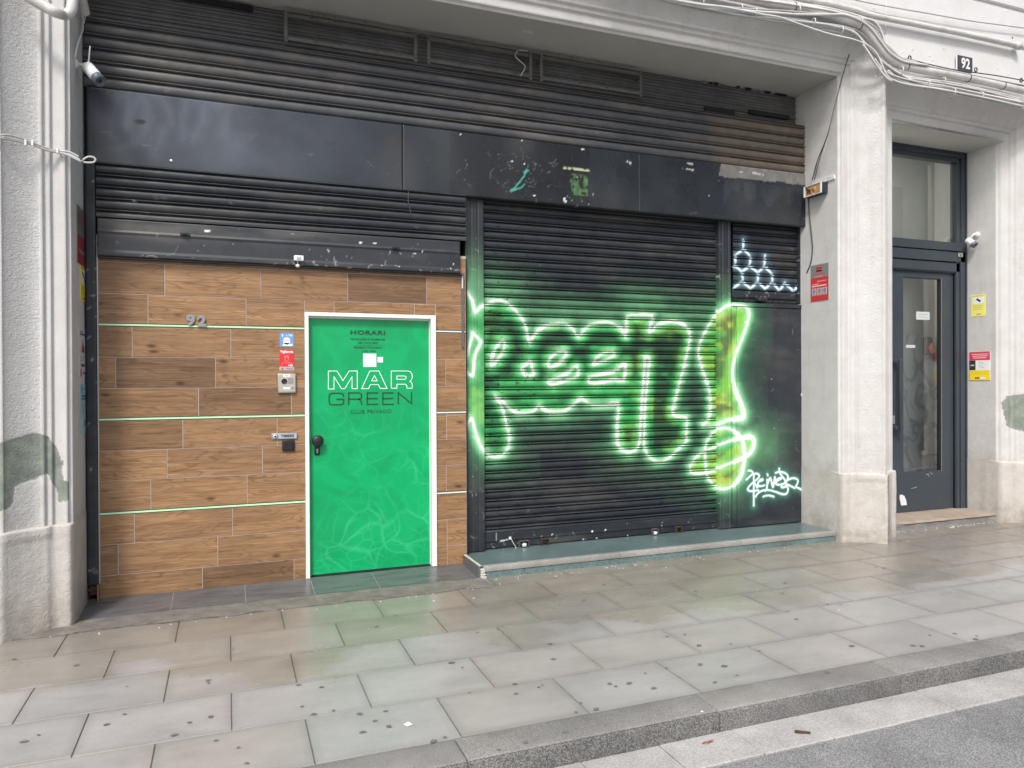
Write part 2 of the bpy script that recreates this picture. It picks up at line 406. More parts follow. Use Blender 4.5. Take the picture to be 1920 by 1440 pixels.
M['riser_rough'] = mat('rough_grey_concrete', (.20, .195, .19), .85, var=.3, vscale=8, bump=.012, bscale=14, dirt=(.36, .34, .31), dirt_amt=.6, dscale=6)

# ================================================================== SETTING
XL, XR = -14.0, 26.0
def ground_sheet():
    b = MB(); b.add([(-300, -300, -.45), (300, -300, -.45), (300, 300, -.45), (-300, 300, -.45)], [(0, 1, 2, 3)], M['asphalt'])
    tag(b.build('ground'), kind='structure')
    b = MB(); b.add([(-60, -12.0, -.105), (80, -12.0, -.105), (80, -3.245, -.105), (-60, -3.245, -.105)], [(0, 1, 2, 3)], M['asphalt'])
    tag(b.build('road'), kind='structure')
ground_sheet()

def gutter():
    b = MB(); x = XL; k = 0
    b.box(XL, XR, -3.235, -2.97, -.2, -.112, M['joint'])
    x = XL+.24
    while x < XR:
        w_ = .40
        b.box(x+.002, x+w_-.002, -3.232-rng.rand()*.01, -2.992, -.2, -.1005+rng.rand()*.003, M['gutter'], .004); x += w_
    tag(b.build('gutter'), kind='structure')
gutter()

def kerb():
    b = MB(); xs = [.925-1.2*i for i in range(12, 0, -1)]+[.925, 2.18, 3.34, 4.25]+[4.25+1.2*i for i in range(1, 18)]
    for a, c in zip(xs[:-1], xs[1:]):
        k_ = rng.rand()*.003; b.box(a+.002, c-.002, -2.980, -2.786, -.3, -.001+k_, M['kerb'], .008, 2); b.box(a+.003, c-.003, -2.994+k_, -2.975, -.3, -.008+k_, M['kerb_face'], .010, 3)
    b.box(XL, XR, -2.97, -2.80, -.3, -.02, M['joint'])
    tag(b.build('kerb'), kind='structure')
kerb()

GUM = [(45,1392),(72,1380),(355,1356),(395,1345),(233,1341),(200,1360),(391,1283),(560,1286),(566,1326),(588,1340),(625,1333),(603,1290),(447,1402),(405,1389),(327,1379),(462,1431),(390,1278),(143,1251),(27,1240),
 (706,1178),(895,1188),(847,1244),(867,1253),(1031,1209),(1037,1237),(1095,1128),(895,1121),(1010,1289),(966,1283),(1180,1281),(1143,1282),(1155,1287),(1210,1263),(1226,1290),(968,1301),(674,1339),(723,1334),(680,1373),(703,1352),(729,1362),(813,1389),(834,1382),(935,1405),(985,1391),(1080,1335),(1118,1329),
 (1060,1372),(1311,1211),(1313,1246),(1358,1249),(1382,1266),(1424,1221),(1341,1347),(1341,1279),(1551,1260),(1577,1135),(1493,1162),(1477,1148),(1467,1114),(1472,1095),(1722,1158),(1743,1191),(1712,1210),(1729,1211),(1829,1198),(1780,1112),(1643,1065),(1133,1099),(1203,1119),(1194,1167),(1251,1195),(1305,1111),(1552,1134),(1831,1192),(1790,1188),(1657,1067),(1597,1211),(880,1300),(1017,1285)]
def sidewalk():
    vs, fs, mi_, cols = [], [], [], []
    def quad(pts, m_, col):
        b_ = len(vs); vs.extend(pts); fs.append(tuple(range(b_, b_+len(pts)))); mi_.append(m_); cols.extend([col]*len(pts))
    # bed below the slabs
    quad([(XL, -2.80, ground_z(-2.8)-.006), (XR, -2.80, ground_z(-2.8)-.006), (XR, .3, ground_z(.3)-.006), (XL, .3, ground_z(.3)-.006)], 1, (1, 1, 1, 1))
    rows = [(-2.782, -2.352), (-2.348, -1.918), (-1.914, -1.486), (-1.482, -1.052), (-1.048, -.622), (-.618, -.192)]
    tones = np.array([.330, .318, .308])
    for r_, (ya, yb) in enumerate(rows):
        k0 = .33 if r_ % 2 == 0 else .01
        x = k0-.631*22
        while x < XR:
            x1 = x+.631
            skip = (r_ == 5 and x1 < 1.95)
            if not skip:
                t = 1+(rng.rand()-.5)*.12; warm = (rng.rand()-.5)*.035
                c_ = (tones[0]*t*(1+warm), tones[1]*t, tones[2]*t*(1-warm), 1)
                g = .0013; e = .003; h = rng.rand()*.0014; tl = (rng.rand()-.5)*.0014
                X0, X1, Y0, Y1 = x+g, x1-g, ya+g, yb-g
                def Z(xx, yy): return ground_z(yy)+h+tl*(1 if xx > (X0+X1)/2 else -1)
                nx, ny = 6, 5
                top = [(X0+e, Y0+e), (X1-e, Y0+e), (X1-e, Y1-e), (X0+e, Y1-e)]
                out_ = [(X0, Y0), (X1, Y0), (X1, Y1), (X0, Y1)]
                tz = [(a, b_, Z(a, b_)) for a, b_ in top]; oz = [(a, b_, Z(a, b_)-.003) for a, b_ in out_]; bz = [(a, b_, Z(a, b_)-.02) for a, b_ in out_]
                e2 = .035+.02*rng.rand(); dk = tuple(v*.70 for v in c_[:3])+(1,); ed = tuple(v*(.80+.12*rng.rand()) for v in c_[:3])+(1,)
                inn = [(X0+e2, Y0+e2), (X1-e2, Y0+e2), (X1-e2, Y1-e2), (X0+e2, Y1-e2)]; iz = [(a, b_, Z(a, b_)) for a, b_ in inn]; quad(iz, 0, c_)
                for i in range(4):
                    j = (i+1) % 4; b__ = len(vs); vs.extend([tz[i], tz[j], iz[j], iz[i]]); fs.append((b__, b__+1, b__+2, b__+3)); mi_.append(0); cols.extend([ed, ed, c_, c_])
                for i in range(4):
                    j = (i+1) % 4; quad([oz[i], oz[j], tz[j], tz[i]], 0, dk); quad([bz[i], bz[j], oz[j], oz[i]], 0, dk)
            x = x1
    # chewing gum trodden flat
    for (px, py) in GUM:
        p = onZ(px, py, .005); a = .0055+rng.rand()*.009; n = 10
        zz = ground_z(p[1])+.0052 if p[1] > -2.78 else .0045
        ph = rng.rand()*6; quad([(p[0]+a*(1+.3*math.sin(2*t+ph))*math.cos(t)*1.2, p[1]+a*(1+.25*math.cos(3*t+ph))*math.sin(t), zz) for t in [2*math.pi*i/n for i in range(n)]], 2, (1, 1, 1, 1))
    for i in range(70):
        x = rng.uniform(-2, 12); y = rng.uniform(-2.7, -.7); a = .003+rng.rand()*.006; n = 7
        quad([(x+a*math.cos(t), y+a*.8*math.sin(t), ground_z(y)+.0050) for t in [2*math.pi*i_/n for i_ in range(n)]], 2, (1, 1, 1, 1))
    me = bpy.data.meshes.new('sidewalk'); me.from_pydata(vs, [], fs)
    for k in ('slab', 'joint', 'gum'): me.materials.append(M[k])
    me.polygons.foreach_set('material_index', mi_)
    at = me.color_attributes.new('paint', 'FLOAT_COLOR', 'POINT'); at.data.foreach_set('color', np.array(cols, np.float32).reshape(-1))
    me.update(); tag(link(bpy.data.objects.new('sidewalk', me)), kind='structure')
    # ragged mortar fillet in front of the tiled sill
    nx = 260; xs = np.linspace(-1.35, 1.86, nx); ys = np.linspace(-.70, -.40, 16); P = np.zeros((16, nx, 3))
    for j, y in enumerate(ys):
        edge = -.650+.07*(vnoise(xs*1.0, xs*0, 5, 5)-.5)
        yy = np.where(j == 0, edge, y) if j == 0 else np.maximum(edge, y)
        P[j, :, 0] = xs; P[j, :, 1] = yy; P[j, :, 2] = ground_z(yy)+.0022+.007*vnoise(xs, xs*0+y, 14, 9)*(j > 0)
    o = grid_mesh('sidewalk_edge', P, M['mortar']); tag(o, kind='structure')
sidewalk()

# ================================================================== BUILDING
bld = thing('building', 'pale grey rendered street front with moulded surrounds framing a dark shopfront and a street door', 'building', (2, 0, 0))
UP = [(0, .30), (0, -.10), (0, -.25), (0, -.441), (.003, -.446), (.017, -.448), (.021, -.455), (.023, -.470), (.028, -.476), (.060, -.476), (.098, -.476), (.102, -.480), (.104, -.494), (.108, -.499), (.135, -.500), (.139, -.506), (.142, -.520), (.146, -.524)]
UP += [(.152+.17*t, -.526-.134*t**1.6) for t in np.linspace(0, 1, 18)] + [(.326, -.672), (.335, -.676), (.352, -.676)]
UP = np.array(UP)
TEX = np.array([.25 if u[0] < .15 or u[0] > .322 else 1.0 for u in UP]); TEX[3:19] = .08
PATCH_L = [(-60,835),(0,830),(30,819),(66,816),(84,826),(96,842),(99,862),(105,870),(110,868),(108,884),(112,902),(112,925),(108,945),(101,953),(95,945),(90,915),(86,898),(79,893),(55,900),(34,903),(24,908),(22,938),(10,954),(0,958),(-60,985)]
PATCH_L2 = [(113,904),(124,902),(131,910),(133,922),(130,936),(121,944),(113,941)]
PATCH_R = [(1876,757),(1884,744),(1895,741),(1906,738),(1916,741),(1932,738),(1935,800),(1922,803),(1905,804),(1893,806),(1884,798),(1881,778)]
def xz(pts, Y): return [(float(p[0]), float(p[2])) for p in (onY(a, b, Y) for a, b in pts)]
def pillar_paint(X, Z, tex, Yv=None):
    wx = X+.05*(vnoise(X, Z, 9, 3, 4)-.5); wz = Z+.05*(vnoise(X+9, Z, 9, 4, 4)-.5)
    p = np.zeros(X.shape)
    for poly, Y in ((PATCH_L, -.63), (PATCH_L2, -.50), (PATCH_R, -.37)):
        p = np.maximum(p, in_poly(wx, wz, xz(poly, Y)).astype(float))
    if Yv is not None: p = p*((Yv < -.46) | ((X > 7) & (Yv < -.30)))
    g = sstep(1.3, .0, Z)*.65+.16+.30*vnoise(X, Z*.3, 3, 8)
    out = np.zeros(X.shape+(4,)); out[..., 0] = p; out[..., 1] = tex; out[..., 2] = g; out[..., 3] = 1
    return out
def refine(U, T, step):
    o, t = [], []
    for (a, b_, ta, tb) in zip(U[:-1], U[1:], T[:-1], T[1:]):
        n = max(1, int(np.ceil(np.hypot(*(b_-a))/step)))
        for k in range(n): o.append(a+(b_-a)*k/n); t.append(ta)
    o.append(U[-1]); t.append(T[-1]); return np.array(o), np.array(t)
def jamb(xa, side, ztop, z0, parent, fine=.012, name='jamb', sh=0.0):
    """moulded jamb; side=-1: the profile runs towards -x from the opening, +1 towards +x"""
    U, T = refine(UP, TEX, .016 if fine > .01 else .008); nz = int((ztop-z0)/fine)
    t = np.linspace(0, 1, nz)[:, None]
    top = ztop+U[None, :, 0]; Z = z0+t*(top-z0); X = xa+side*U[None, :, 0]+0*Z; Y = U[None, :, 1]+sh*(1-U[None, :, 0]/.352)*np.clip((-.10-U[None, :, 1])/.33, 0, 1)+0*Z
    wob = .004*(vnoise(X*0+side*3+U[None, :, 0]*2, Z, 1.4, 21)-.5)+.0016*(vnoise(U[None, :, 0]*6+X*0, Z, 18, 22)-.5)
    X = X+wob*.8; Y = Y+wob
    pt = pillar_paint(X, Z, T[None, :]+0*Z, Y); P = np.stack([X, Y+.005*pt[..., 0], Z], -1)
    return grid_mesh(name, P, M['stucco'], pt, parent, flip=(side > 0))
def lintel(xa, xb, ztop, parent, sh=0.0):
    U, T = refine(UP, TEX, .016); n = int((xb-xa)/.03); t = np.linspace(0, 1, n)[:, None]
    X = (xa-U[None, :, 0])*(1-t)+(xb+U[None, :, 0])*t; Z = ztop+U[None, :, 0]+0*X; Y = U[None, :, 1]+sh*t*(1-U[None, :, 0]/.352)*np.clip((-.10-U[None, :, 1])/.33, 0, 1)+0*X
    wob = .005*(vnoise(X, X*0+U[None, :, 0]*2, 1.2, 31)-.5)+.0015*(vnoise(X, U[None, :, 0]*6+X*0, 16, 32)-.5)
    P = np.stack([X, Y+wob, Z+wob*.7], -1)
    out = np.zeros(X.shape+(4,)); out[..., 1] = T[None, :]; out[..., 2] = .15+.2*vnoise(X, Z, 3, 8); out[..., 3] = 1
    out[..., 1] = np.where(Y > -.44, .15, out[..., 1])
    return grid_mesh('lintel', P, M['stucco'], out, parent, flip=False)
XA, XB, ZT = -.932, 5.462, 4.475          # shop opening
XC, XD, ZS = 6.150, 7.790, 4.118          # street door opening
ZP = .672                                  # plinth top
jamb(XA, -1, ZT, ZP-.01, bld, .0065); jamb(XB, 1, ZT, ZP-.01, bld); lintel(XA, XB, ZT, bld)
jamb(XC, -1, ZS, ZP-.01, bld); jamb(XD, 1, ZS, ZP-.01, bld, sh=.11); lintel(XC, XD, ZS, bld, .11)

def plinth(xa, xb, left_open, right_open, parent, sh=0.0):
    """stone foot of a pillar between two openings; open sides follow the jamb profile, 3 cm proud"""
    prof = [(-.004, .30), (-.004, -.25), (-.004, -.470), (.006, -.500), (.020, -.508), (.095, -.512), (.104, -.520), (.120, -.545), (.150, -.560), (.20, -.592), (.26, -.640), (.31, -.690), (.335, -.705), (.352, -.708)]
    pts = []
    if left_open: pts += [(xa+u, y+(sh*(1-max(u, 0)/.352) if y < -.26 else 0)) for u, y in prof]
    else: pts += [(xa, -.708)]
    if right_open: pts += [(xb-u, y) for u, y in reversed(prof)]
    else: pts += [(xb, -.708)]
    U, _ = refine(np.array(pts), np.zeros(len(pts)), .02)
    zs = list(np.arange(-.02, ZP-.02, .02))+[ZP-.016, ZP-.006, ZP]
    rows_ = []
    for z in zs:
        ins = 0 if z < ZP-.017 else (.003 if z < ZP-.003 else .012)
        X = U[:, 0].copy(); Y = U[:, 1]+ins
        pan = ((np.abs(U[:, 0]-xa-.20) < .12) if left_open else (np.abs(U[:, 0]-xb+.20) < .12)) & (U[:, 1] < -.53) & (z < ZP-.06)
        Y = Y+np.where(pan, .010, 0)
        wob = .010*(vnoise(X, X*0+z, 5, 41)-.5)+.004*(vnoise(X, X*0+z, 22, 42)-.5)
        rows_.append(np.stack([X, Y+wob, X*0+z], -1))
    last = rows_[-1].copy(); last[:, 1] = np.minimum(last[:, 1]+.12, .3); last[:, 2] += .012; rows_.append(last)
    P = np.stack(rows_, 0); X, Z = P[..., 0], P[..., 2]
    pt = pillar_paint(X, Z+.0, np.full(X.shape, .8)); pt[..., 2] = .40+.6*sstep(.38, 0, Z)
    return grid_mesh('plinth', P, M['stucco_plinth'], pt, parent, flip=False)
plinth(-6.0, XA, False, True, bld); plinth(XB, XC, True, True, bld); plinth(XD, 16.0, True, False, bld, .11)

def walls():
    Yf = -.676; m_ = M['wall_paint']
    def wall_part(name, boxes):
        b = MB()
        for bx_ in boxes: b.box(*bx_, m_)
        return b.build(name, bld)
    # plain piers beyond the mouldings; textured like the jambs
    for (x0, x1) in ((-6.0, -1.7), (-1.7, XA-.352), (XD+.352, 9.5), (9.5, 16.0)):
        fn = abs(x1-x0) < 2; X = np.linspace(x0, x1, int((x1-x0)/(.008 if fn else .05)))[None, :]; Z = np.linspace(ZP-.01, 4.6, 520 if fn else 80)[:, None]
        XX = X+0*Z; ZZ = Z+0*X; YY = Yf+.006*(vnoise(XX, ZZ, 1.3, 51)-.5)
        grid_mesh('pier_wall', np.stack([XX, YY, ZZ], -1), M['stucco'], pillar_paint(XX, ZZ, XX*0+.5), bld, flip=False)
    zc = ZS+.352; zb = ZT+.352; xm = XB+.352; xs = XC-.352
    wall_part('masonry', [(-6, XA-.34, -.66, .3, -.1, 7), (XB+.335, XC-.335, -.66, .3, ZP, zc), (XD+.36, 16, -.66, .3, -.1, 7),
                          (XA-.34, XD+.36, .29, .295, 4.70, 7.0)])
    # upper wall: courses with sunk joints, each course 2 cm proud of the joint
    b = MB(); top = 5.02
    def courses(x0, x1, z0, zj):
        zs = [z0]+zj+[12.0]
        for a, c in zip(zs[:-1], zs[1:]):
            b.box(x0, x1, Yf-.004, -.30, a+(.018 if a != z0 else 0), c-.018, m_, .008)
        b.box(x0, x1, Yf+.022, -.305, z0, 12.0, m_)
    j = [4.99, 5.38, 5.77, 6.16, 6.6]
    courses(-6, xm-.0, zb, [v for v in j if v > zb+.1]); courses(xm+.004, 16, zc, j)
    b.build('upper_wall', bld)
    b = MB(); b.box(-6.0, 16.0, .9, 6, -.1, 12, M['dark']); b.box(-6, 16, -.30, .9, 4.83, 12, M['dark']); b.build('interior', bld)
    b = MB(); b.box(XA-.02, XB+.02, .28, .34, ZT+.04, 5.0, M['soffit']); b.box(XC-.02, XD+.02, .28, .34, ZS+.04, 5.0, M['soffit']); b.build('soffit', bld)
walls()
# soffits: underside of the openings
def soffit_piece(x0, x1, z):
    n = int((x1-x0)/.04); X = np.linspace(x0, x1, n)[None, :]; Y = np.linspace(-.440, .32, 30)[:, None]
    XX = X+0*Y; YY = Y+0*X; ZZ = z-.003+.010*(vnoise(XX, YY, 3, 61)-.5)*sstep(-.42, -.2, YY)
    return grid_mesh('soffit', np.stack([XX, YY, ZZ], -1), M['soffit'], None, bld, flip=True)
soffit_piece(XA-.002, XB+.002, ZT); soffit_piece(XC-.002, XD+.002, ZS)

# ================================================================== PAINTED STEEL: graffiti as sprayed paint on the metal
def S4(pts): return [(860+x/4, 520+y/4) for x, y in pts]
def S5(pts): return [(1120+x/3.4286, 540+y/3.4286) for x, y in pts]
def SH(pts): return [(1330+x/6.545, 400+y/6.545) for x, y in pts]
def ST(pts): return [(1380+x/12, 850+y/12) for x, y in pts]
G_MAIN = S4([(50,95),(60,110),(80,140),(105,180),(122,262),(150,235),(200,205),(260,182),(310,176),(360,195),(410,240),(455,290),(490,350),(510,420),(525,490),(545,460),(570,425),(620,378),(680,352),(740,345),(800,352),(850,388),(895,448),(930,402),(980,357),(1050,340),(1120,340),(1180,362)]) + \
  S5([(150,262),(178,315),(184,250),(188,182),(260,178),(345,180),(338,230),(330,285),(380,240),(440,216),(500,215),(560,245),(585,280),(590,330),(575,400),(560,470),(530,580),(505,680),(485,760),(480,800),(500,825),(565,835),(570,870),(565,950),(565,990),(530,1020),(480,1070),(430,1108),(380,1115),(340,1095),(310,1060),(295,1000),(298,900),(300,780),(315,620),(325,500),(330,462),(305,440),(298,500),(290,620),(280,760),(272,900),(268,980),(250,1030),(210,1055),(165,1045),(130,1010),(120,940),(125,850),(130,738),(60,748)]) + \
  S4([(1180,955),(1080,960),(1010,955),(960,940),(915,905),(880,935),(830,975),(780,1005),(700,1010),(650,1000),(620,975),(598,960),(570,990),(530,1015),(460,1020),(410,1005),(360,965),(320,925),(268,888),(300,935),(330,1000),(350,1080),(370,1160),(375,1220),(365,1280),(330,1325),(270,1345),(220,1325),(180,1290),(150,1230),(125,1150),(100,1058),(85,1070),(50,1118)])
G_IN = [S4([(105,420),(165,480),(140,540),(115,620),(105,740),(50,700)]), S4([(50,610),(80,520),(105,420)]),
  S4([(245,660),(250,590),(275,530),(310,485),(340,480),(335,540),(310,590),(275,635),(245,660)]),
  S4([(465,690),(530,625),(545,670),(555,735),(490,735),(478,700),(465,690)]),
  S4([(680,680),(665,650),(690,600),(740,560),(800,555),(790,600),(740,650),(680,680)]),
  S4([(670,775),(740,755),(810,720),(880,665),(888,740),(800,775),(700,808),(670,795),(670,775)]),
  S4([(1005,650),(1030,605),(1080,570),(1150,555),(1155,590),(1100,620),(1050,640),(1005,655)]),
  [(1103,707),(1120,703),(1140,699),(1157,692),(1171,682),(1168,714),(1150,711),(1125,718),(1104,718),(1103,707)]]
G_BANG = S5([(850,108),(780,150),(730,210),(690,280),(660,340),(645,400),(650,450),(665,510),(690,580),(710,640),(720,700),(720,780),(705,850),(670,885),(760,885),(830,852),(900,840),(938,825),(930,760),(900,690),(880,620),(870,540),(885,450),(905,390),(940,300),(965,220),(975,160),(955,122),(900,112),(850,108)])
G_DOT = S5([(820,900),(880,920),(930,980),(945,1060),(940,1140),(920,1210),(880,1265),(830,1290),(770,1285),(720,1240),(700,1200),(690,1120),(690,1020),(720,950),(770,910),(820,900)])
G_RING = S5([(780,1010),(860,980),(940,962),(1000,965),(1005,1020),(970,1070),(900,1110),(830,1135),(760,1165),(680,1190),(610,1190),(590,1160),(610,1110),(660,1060),(720,1035),(780,1010)])
G_HEX = [SH(p) for p in ([(410,325),(410,440),(310,520),(312,620)],[(410,440),(500,535),(485,640)],[(285,650),(330,660),(390,720),(485,650),(590,730),(665,650),(675,520)],[(390,720),(405,830)],[(590,730),(585,830)],[(665,650),(765,750),(765,840)],[(285,925),(390,835),(500,925),(585,835),(675,930),(765,845),(850,950),(920,855),(1025,960),(1100,865)])]
G_TAG = [ST(p) for p in ([(275,390),(340,395),(380,445),(330,500),(235,590)],[(400,470),(400,700),(400,900),(400,1180)],[(390,470),(460,455),(520,490),(500,560),(400,640),(290,750),(265,820),(330,850),(440,840),(500,830)],[(410,650),(480,770)],
  [(500,640),(600,600),(580,580),(520,620),(490,700),(540,740),(640,720)],[(700,590),(700,700),(690,800),(660,850)],[(700,720),(770,550),(830,765),(870,530),(890,640)],[(880,660),(960,600),(1020,565),(960,560),(900,620),(900,690),(980,705),(1050,690)],
  [(970,340),(985,440),(1040,520),(1100,600),(1130,700)],[(890,440),(980,415),(1090,440),(1160,500),(1160,580),(1100,660),(1020,720),(1040,770),(1120,740),(1150,700)],[(1110,640),(1200,580),(1310,560),(1390,600),(1380,680),(1350,750),(1440,800),(1540,870)],
  [(440,980),(500,890),(620,830),(760,830),(900,870),(1050,920),(1140,900),(1170,800),(1130,700),(1320,780)],[(610,975),(720,945),(850,975)],[(1645,890),(1670,960)],[(705,470),(715,500)])]

def graffiti(X, Z, Yp, base, seed=1):
    """base: (..,3) colour of the dark paint; returns (..,4)"""
    c = base.copy()
    px0 = xz([(800, 400)], Yp)[0][0]
    def cat(pts, n=3):
        A = smooth_path([(a, b_, 0) for a, b_ in xz(pts, Yp)], n); return [(p.x, p.y) for p in A]
    main = cat(G_MAIN, 2)
    outl = [main]+[cat(p, 2) for p in G_IN]; bang = cat(G_BANG); dot = cat(G_DOT); ring = cat(G_RING)
    D = np.full(X.shape, 9.0)
    for p in outl+[bang, dot, ring]: D = np.minimum(D, dist_path(X, Z, p))
    inside = in_poly(X, Z, main+[(main[-1][0]-.4, main[-1][1]), (main[0][0]-.4, main[0][1])])
    inb = in_poly(X, Z, bang) | in_poly(X, Z, dot) | in_poly(X, Z, ring)
    n1 = vnoise(X, Z*1.6, 3.2, 71, 4); n2 = vnoise(X+5, Z*1.4, 4.5, 72, 4); n3 = vnoise(X+9, Z, 7, 73, 3)
    green = np.array([.030, .34, .085]); deep = np.array([.010, .13, .045]); lime = np.array([.23, .54, .060]); yel = np.array([.44, .54, .07]); dark = np.array([.016, .022, .019])
    mint = np.array([.20, .62, .30]); lx = sstep(2.9, 4.3, X); post = (X < 2.05)
    # inside the letters: black hearts, green and lime towards the outline
    fill = deep[None]+(green-deep)[None]*sstep(.28, .52, n1)[..., None]
    fill = fill+(lime-fill)*(sstep(.50, .70, n2+.12*lx)*(.35+.45*lx))[..., None]
    fill = fill+(yel-fill)*(sstep(.62, .80, n3)*(.10+.25*lx))[..., None]
    zc = np.where(X > 3.75, 1.45, 1.78); zh = np.where(X > 3.75, .62, .30)
    heart = sstep(.035, .12, D)*sstep(.30, .52, vnoise(X+3, Z*2.4, 4.2, 75, 3)+.20*np.clip(1-((Z-zc)/zh)**2, -1, 1))*(~post)*(X < 4.2)
    fill = fill+(dark-fill)*(heart*.86)[..., None]
    fill = fill+(np.array([.10, .55, .16])-fill)*(sstep(.070, .012, D)*.72)[..., None]
    low = np.exp(-((Z-1.52)/.07)**2)*(X > 2.2)*(X < 3.75); fill = fill+(np.array([.06, .46, .12])-fill)*(low*.75)[..., None]
    fill = np.where(post[..., None], np.array([.030, .31, .075])+(np.array([.20, .50, .12])-np.array([.030, .31, .075]))*sstep(.45, .75, n3)[..., None], fill)
    c = c+(fill-c)*(inside.astype(float)*.95)[..., None]
    lim = lime+(yel-lime)*sstep(.45, .72, n3)[..., None]; lim = lim+(green-lim)*(sstep(.48, .70, n1))[..., None]*.8
    dk_ = sstep(.05, .13, D)*sstep(.42, .62, n2)*(X > 4.44)*(X < 4.66); lim = lim+(np.array([.035, .06, .04])-lim)*(dk_*.75)[..., None]
    c = c+(lim-c)*(inb.astype(float)*.92)[..., None]
    out_ = (~(inside | inb)).astype(float)
    hal = np.clip(np.exp(-(D/.070)**1.3)*(.74+.7*(n2-.5))+.24*np.exp(-(D/.22))*(n1+.3), 0, .97)
    glow = mint+(np.array([.10, .40, .17])-mint)*sstep(.02, .09, D)[..., None]
    c = c+(glow-c)*np.clip(hal*(out_+.38*(1-out_)), 0, 1)[..., None]
    m_ = np.zeros(X.shape)
    for (cx, cz, rx, rz, s_) in CLOUDS: m_ = np.maximum(m_, s_*np.exp(-((X-cx)/rx)**2-((Z-cz)/rz)**2))
    c = c+(np.array([.105, .27, .14])-c)*np.clip(m_*(.45+n1)*out_, 0, .85)[..., None]
    fat = 1+.9*((X > 4.62) & (Z < 1.55))+.35*(n2 > .6)
    near = np.exp(-(D/(.027*fat))**1.5)*.80; c = c+(np.array([.40, .80, .45])-c)*np.clip(near, 0, 1)[..., None]
    white = sstep(.0160, .0080, D/fat+.003*(n3-.5)); c = c+(np.array([.84, .88, .82])-c)*white[..., None]
    return c
def cloud(px, py, rx, rz, s): p = onY(px, py, .1); return (p[0], p[2], rx, rz, s)
CLOUDS = [cloud(925, 556, .34, .20, 1.0), cloud(1060, 588, .75, .12, 1.0), cloud(1215, 580, .35, .17, 1.15), cloud(1300, 600, .3, .16, .9), cloud(1310, 620, .3, .25, .7), cloud(1000, 780, .6, .10, .8), cloud(1425, 830, .26, .22, .7), cloud(1150, 840, .4, .05, .6), cloud(885, 545, .12, .25, 1.0)]
def tag_paint(X, Z, Yp, c, strokes, glow, core, w_=.011, gl=.03, ga=.75):
    D = np.full(X.shape, 9.0)
    for s_ in strokes:
        P = smooth_path([(a, b_, 0) for a, b_ in xz(s_, Yp)], 4) if strokes is G_TAG else [Vector((a, b_, 0)) for a, b_ in xz(s_, Yp)]
        D = np.minimum(D, dist_path(X, Z, [(p.x, p.y) for p in P]))
    c = c+(np.array(glow)-c)*(np.exp(-(D/gl)**1.3)*ga)[..., None]
    return c+(np.array(core)-c)*sstep(w_, w_*.5, D)[..., None]
DARK = np.array([.0175, .0215, .0285])
def dark_base(X, Z, seed=1, dust=.5, scr=1.0):
    c = np.ones(X.shape+(3,))*DARK*(.85+.4*vnoise(X, Z, 2.1, seed)[..., None])
    d = vnoise(X*.7, Z*3, 2.5, seed+5, 4); c = c+(np.array([.085, .08, .072])-c)*(sstep(.45, .8, d)*dust)[..., None]
    s = vnoise(X, Z, 55, seed+9, 2); s2 = vnoise(X, Z, 3, seed+12, 2)
    c = c+(np.array([.28, .29, .29])-c)*((s > .90) & (s2 > .55))[..., None]*.4*scr
    return c
def scratches(X, Z, c, n, x0, x1, z0, z1, col=(.33, .35, .35), ln=.08, seed=3, w_=.003):
    r = np.random.RandomState(seed)
    for i in range(n):
        x = r.uniform(x0, x1); z = r.uniform(z0, z1); a = r.uniform(0, 6.28); l = r.uniform(.01, ln)
        pts = [(x, z), (x+l*math.cos(a)*.5, z+l*math.sin(a)*.5), (x+l*math.cos(a+.4), z+l*math.sin(a+.4))]
        D = dist_path(X, Z, pts); ww = w_*r.uniform(.6, 1.6); c = c+(np.array(col)-c)*(sstep(ww, ww*.3, D)*r.uniform(.3, 1))[..., None]
    return c
def spots(X, Z, c, pts, Yp, col=(.75, .77, .77)):
    for (px, py, r_) in pts:
        r_ = r_*(.62 if col[0] > .1 else 1.0); p = onY(px, py, Yp); d = np.hypot((X-p[0])*(.8+.5*math.sin(px)), Z-p[2])+.004*(vnoise(X, Z, 90, 5, 1)-.5)
        c = c+(np.array(col)-c)*sstep(r_, r_*.6, d)[..., None]
    return c
def rgba(c): return np.concatenate([c, np.ones(c.shape[:-1]+(1,))], -1)

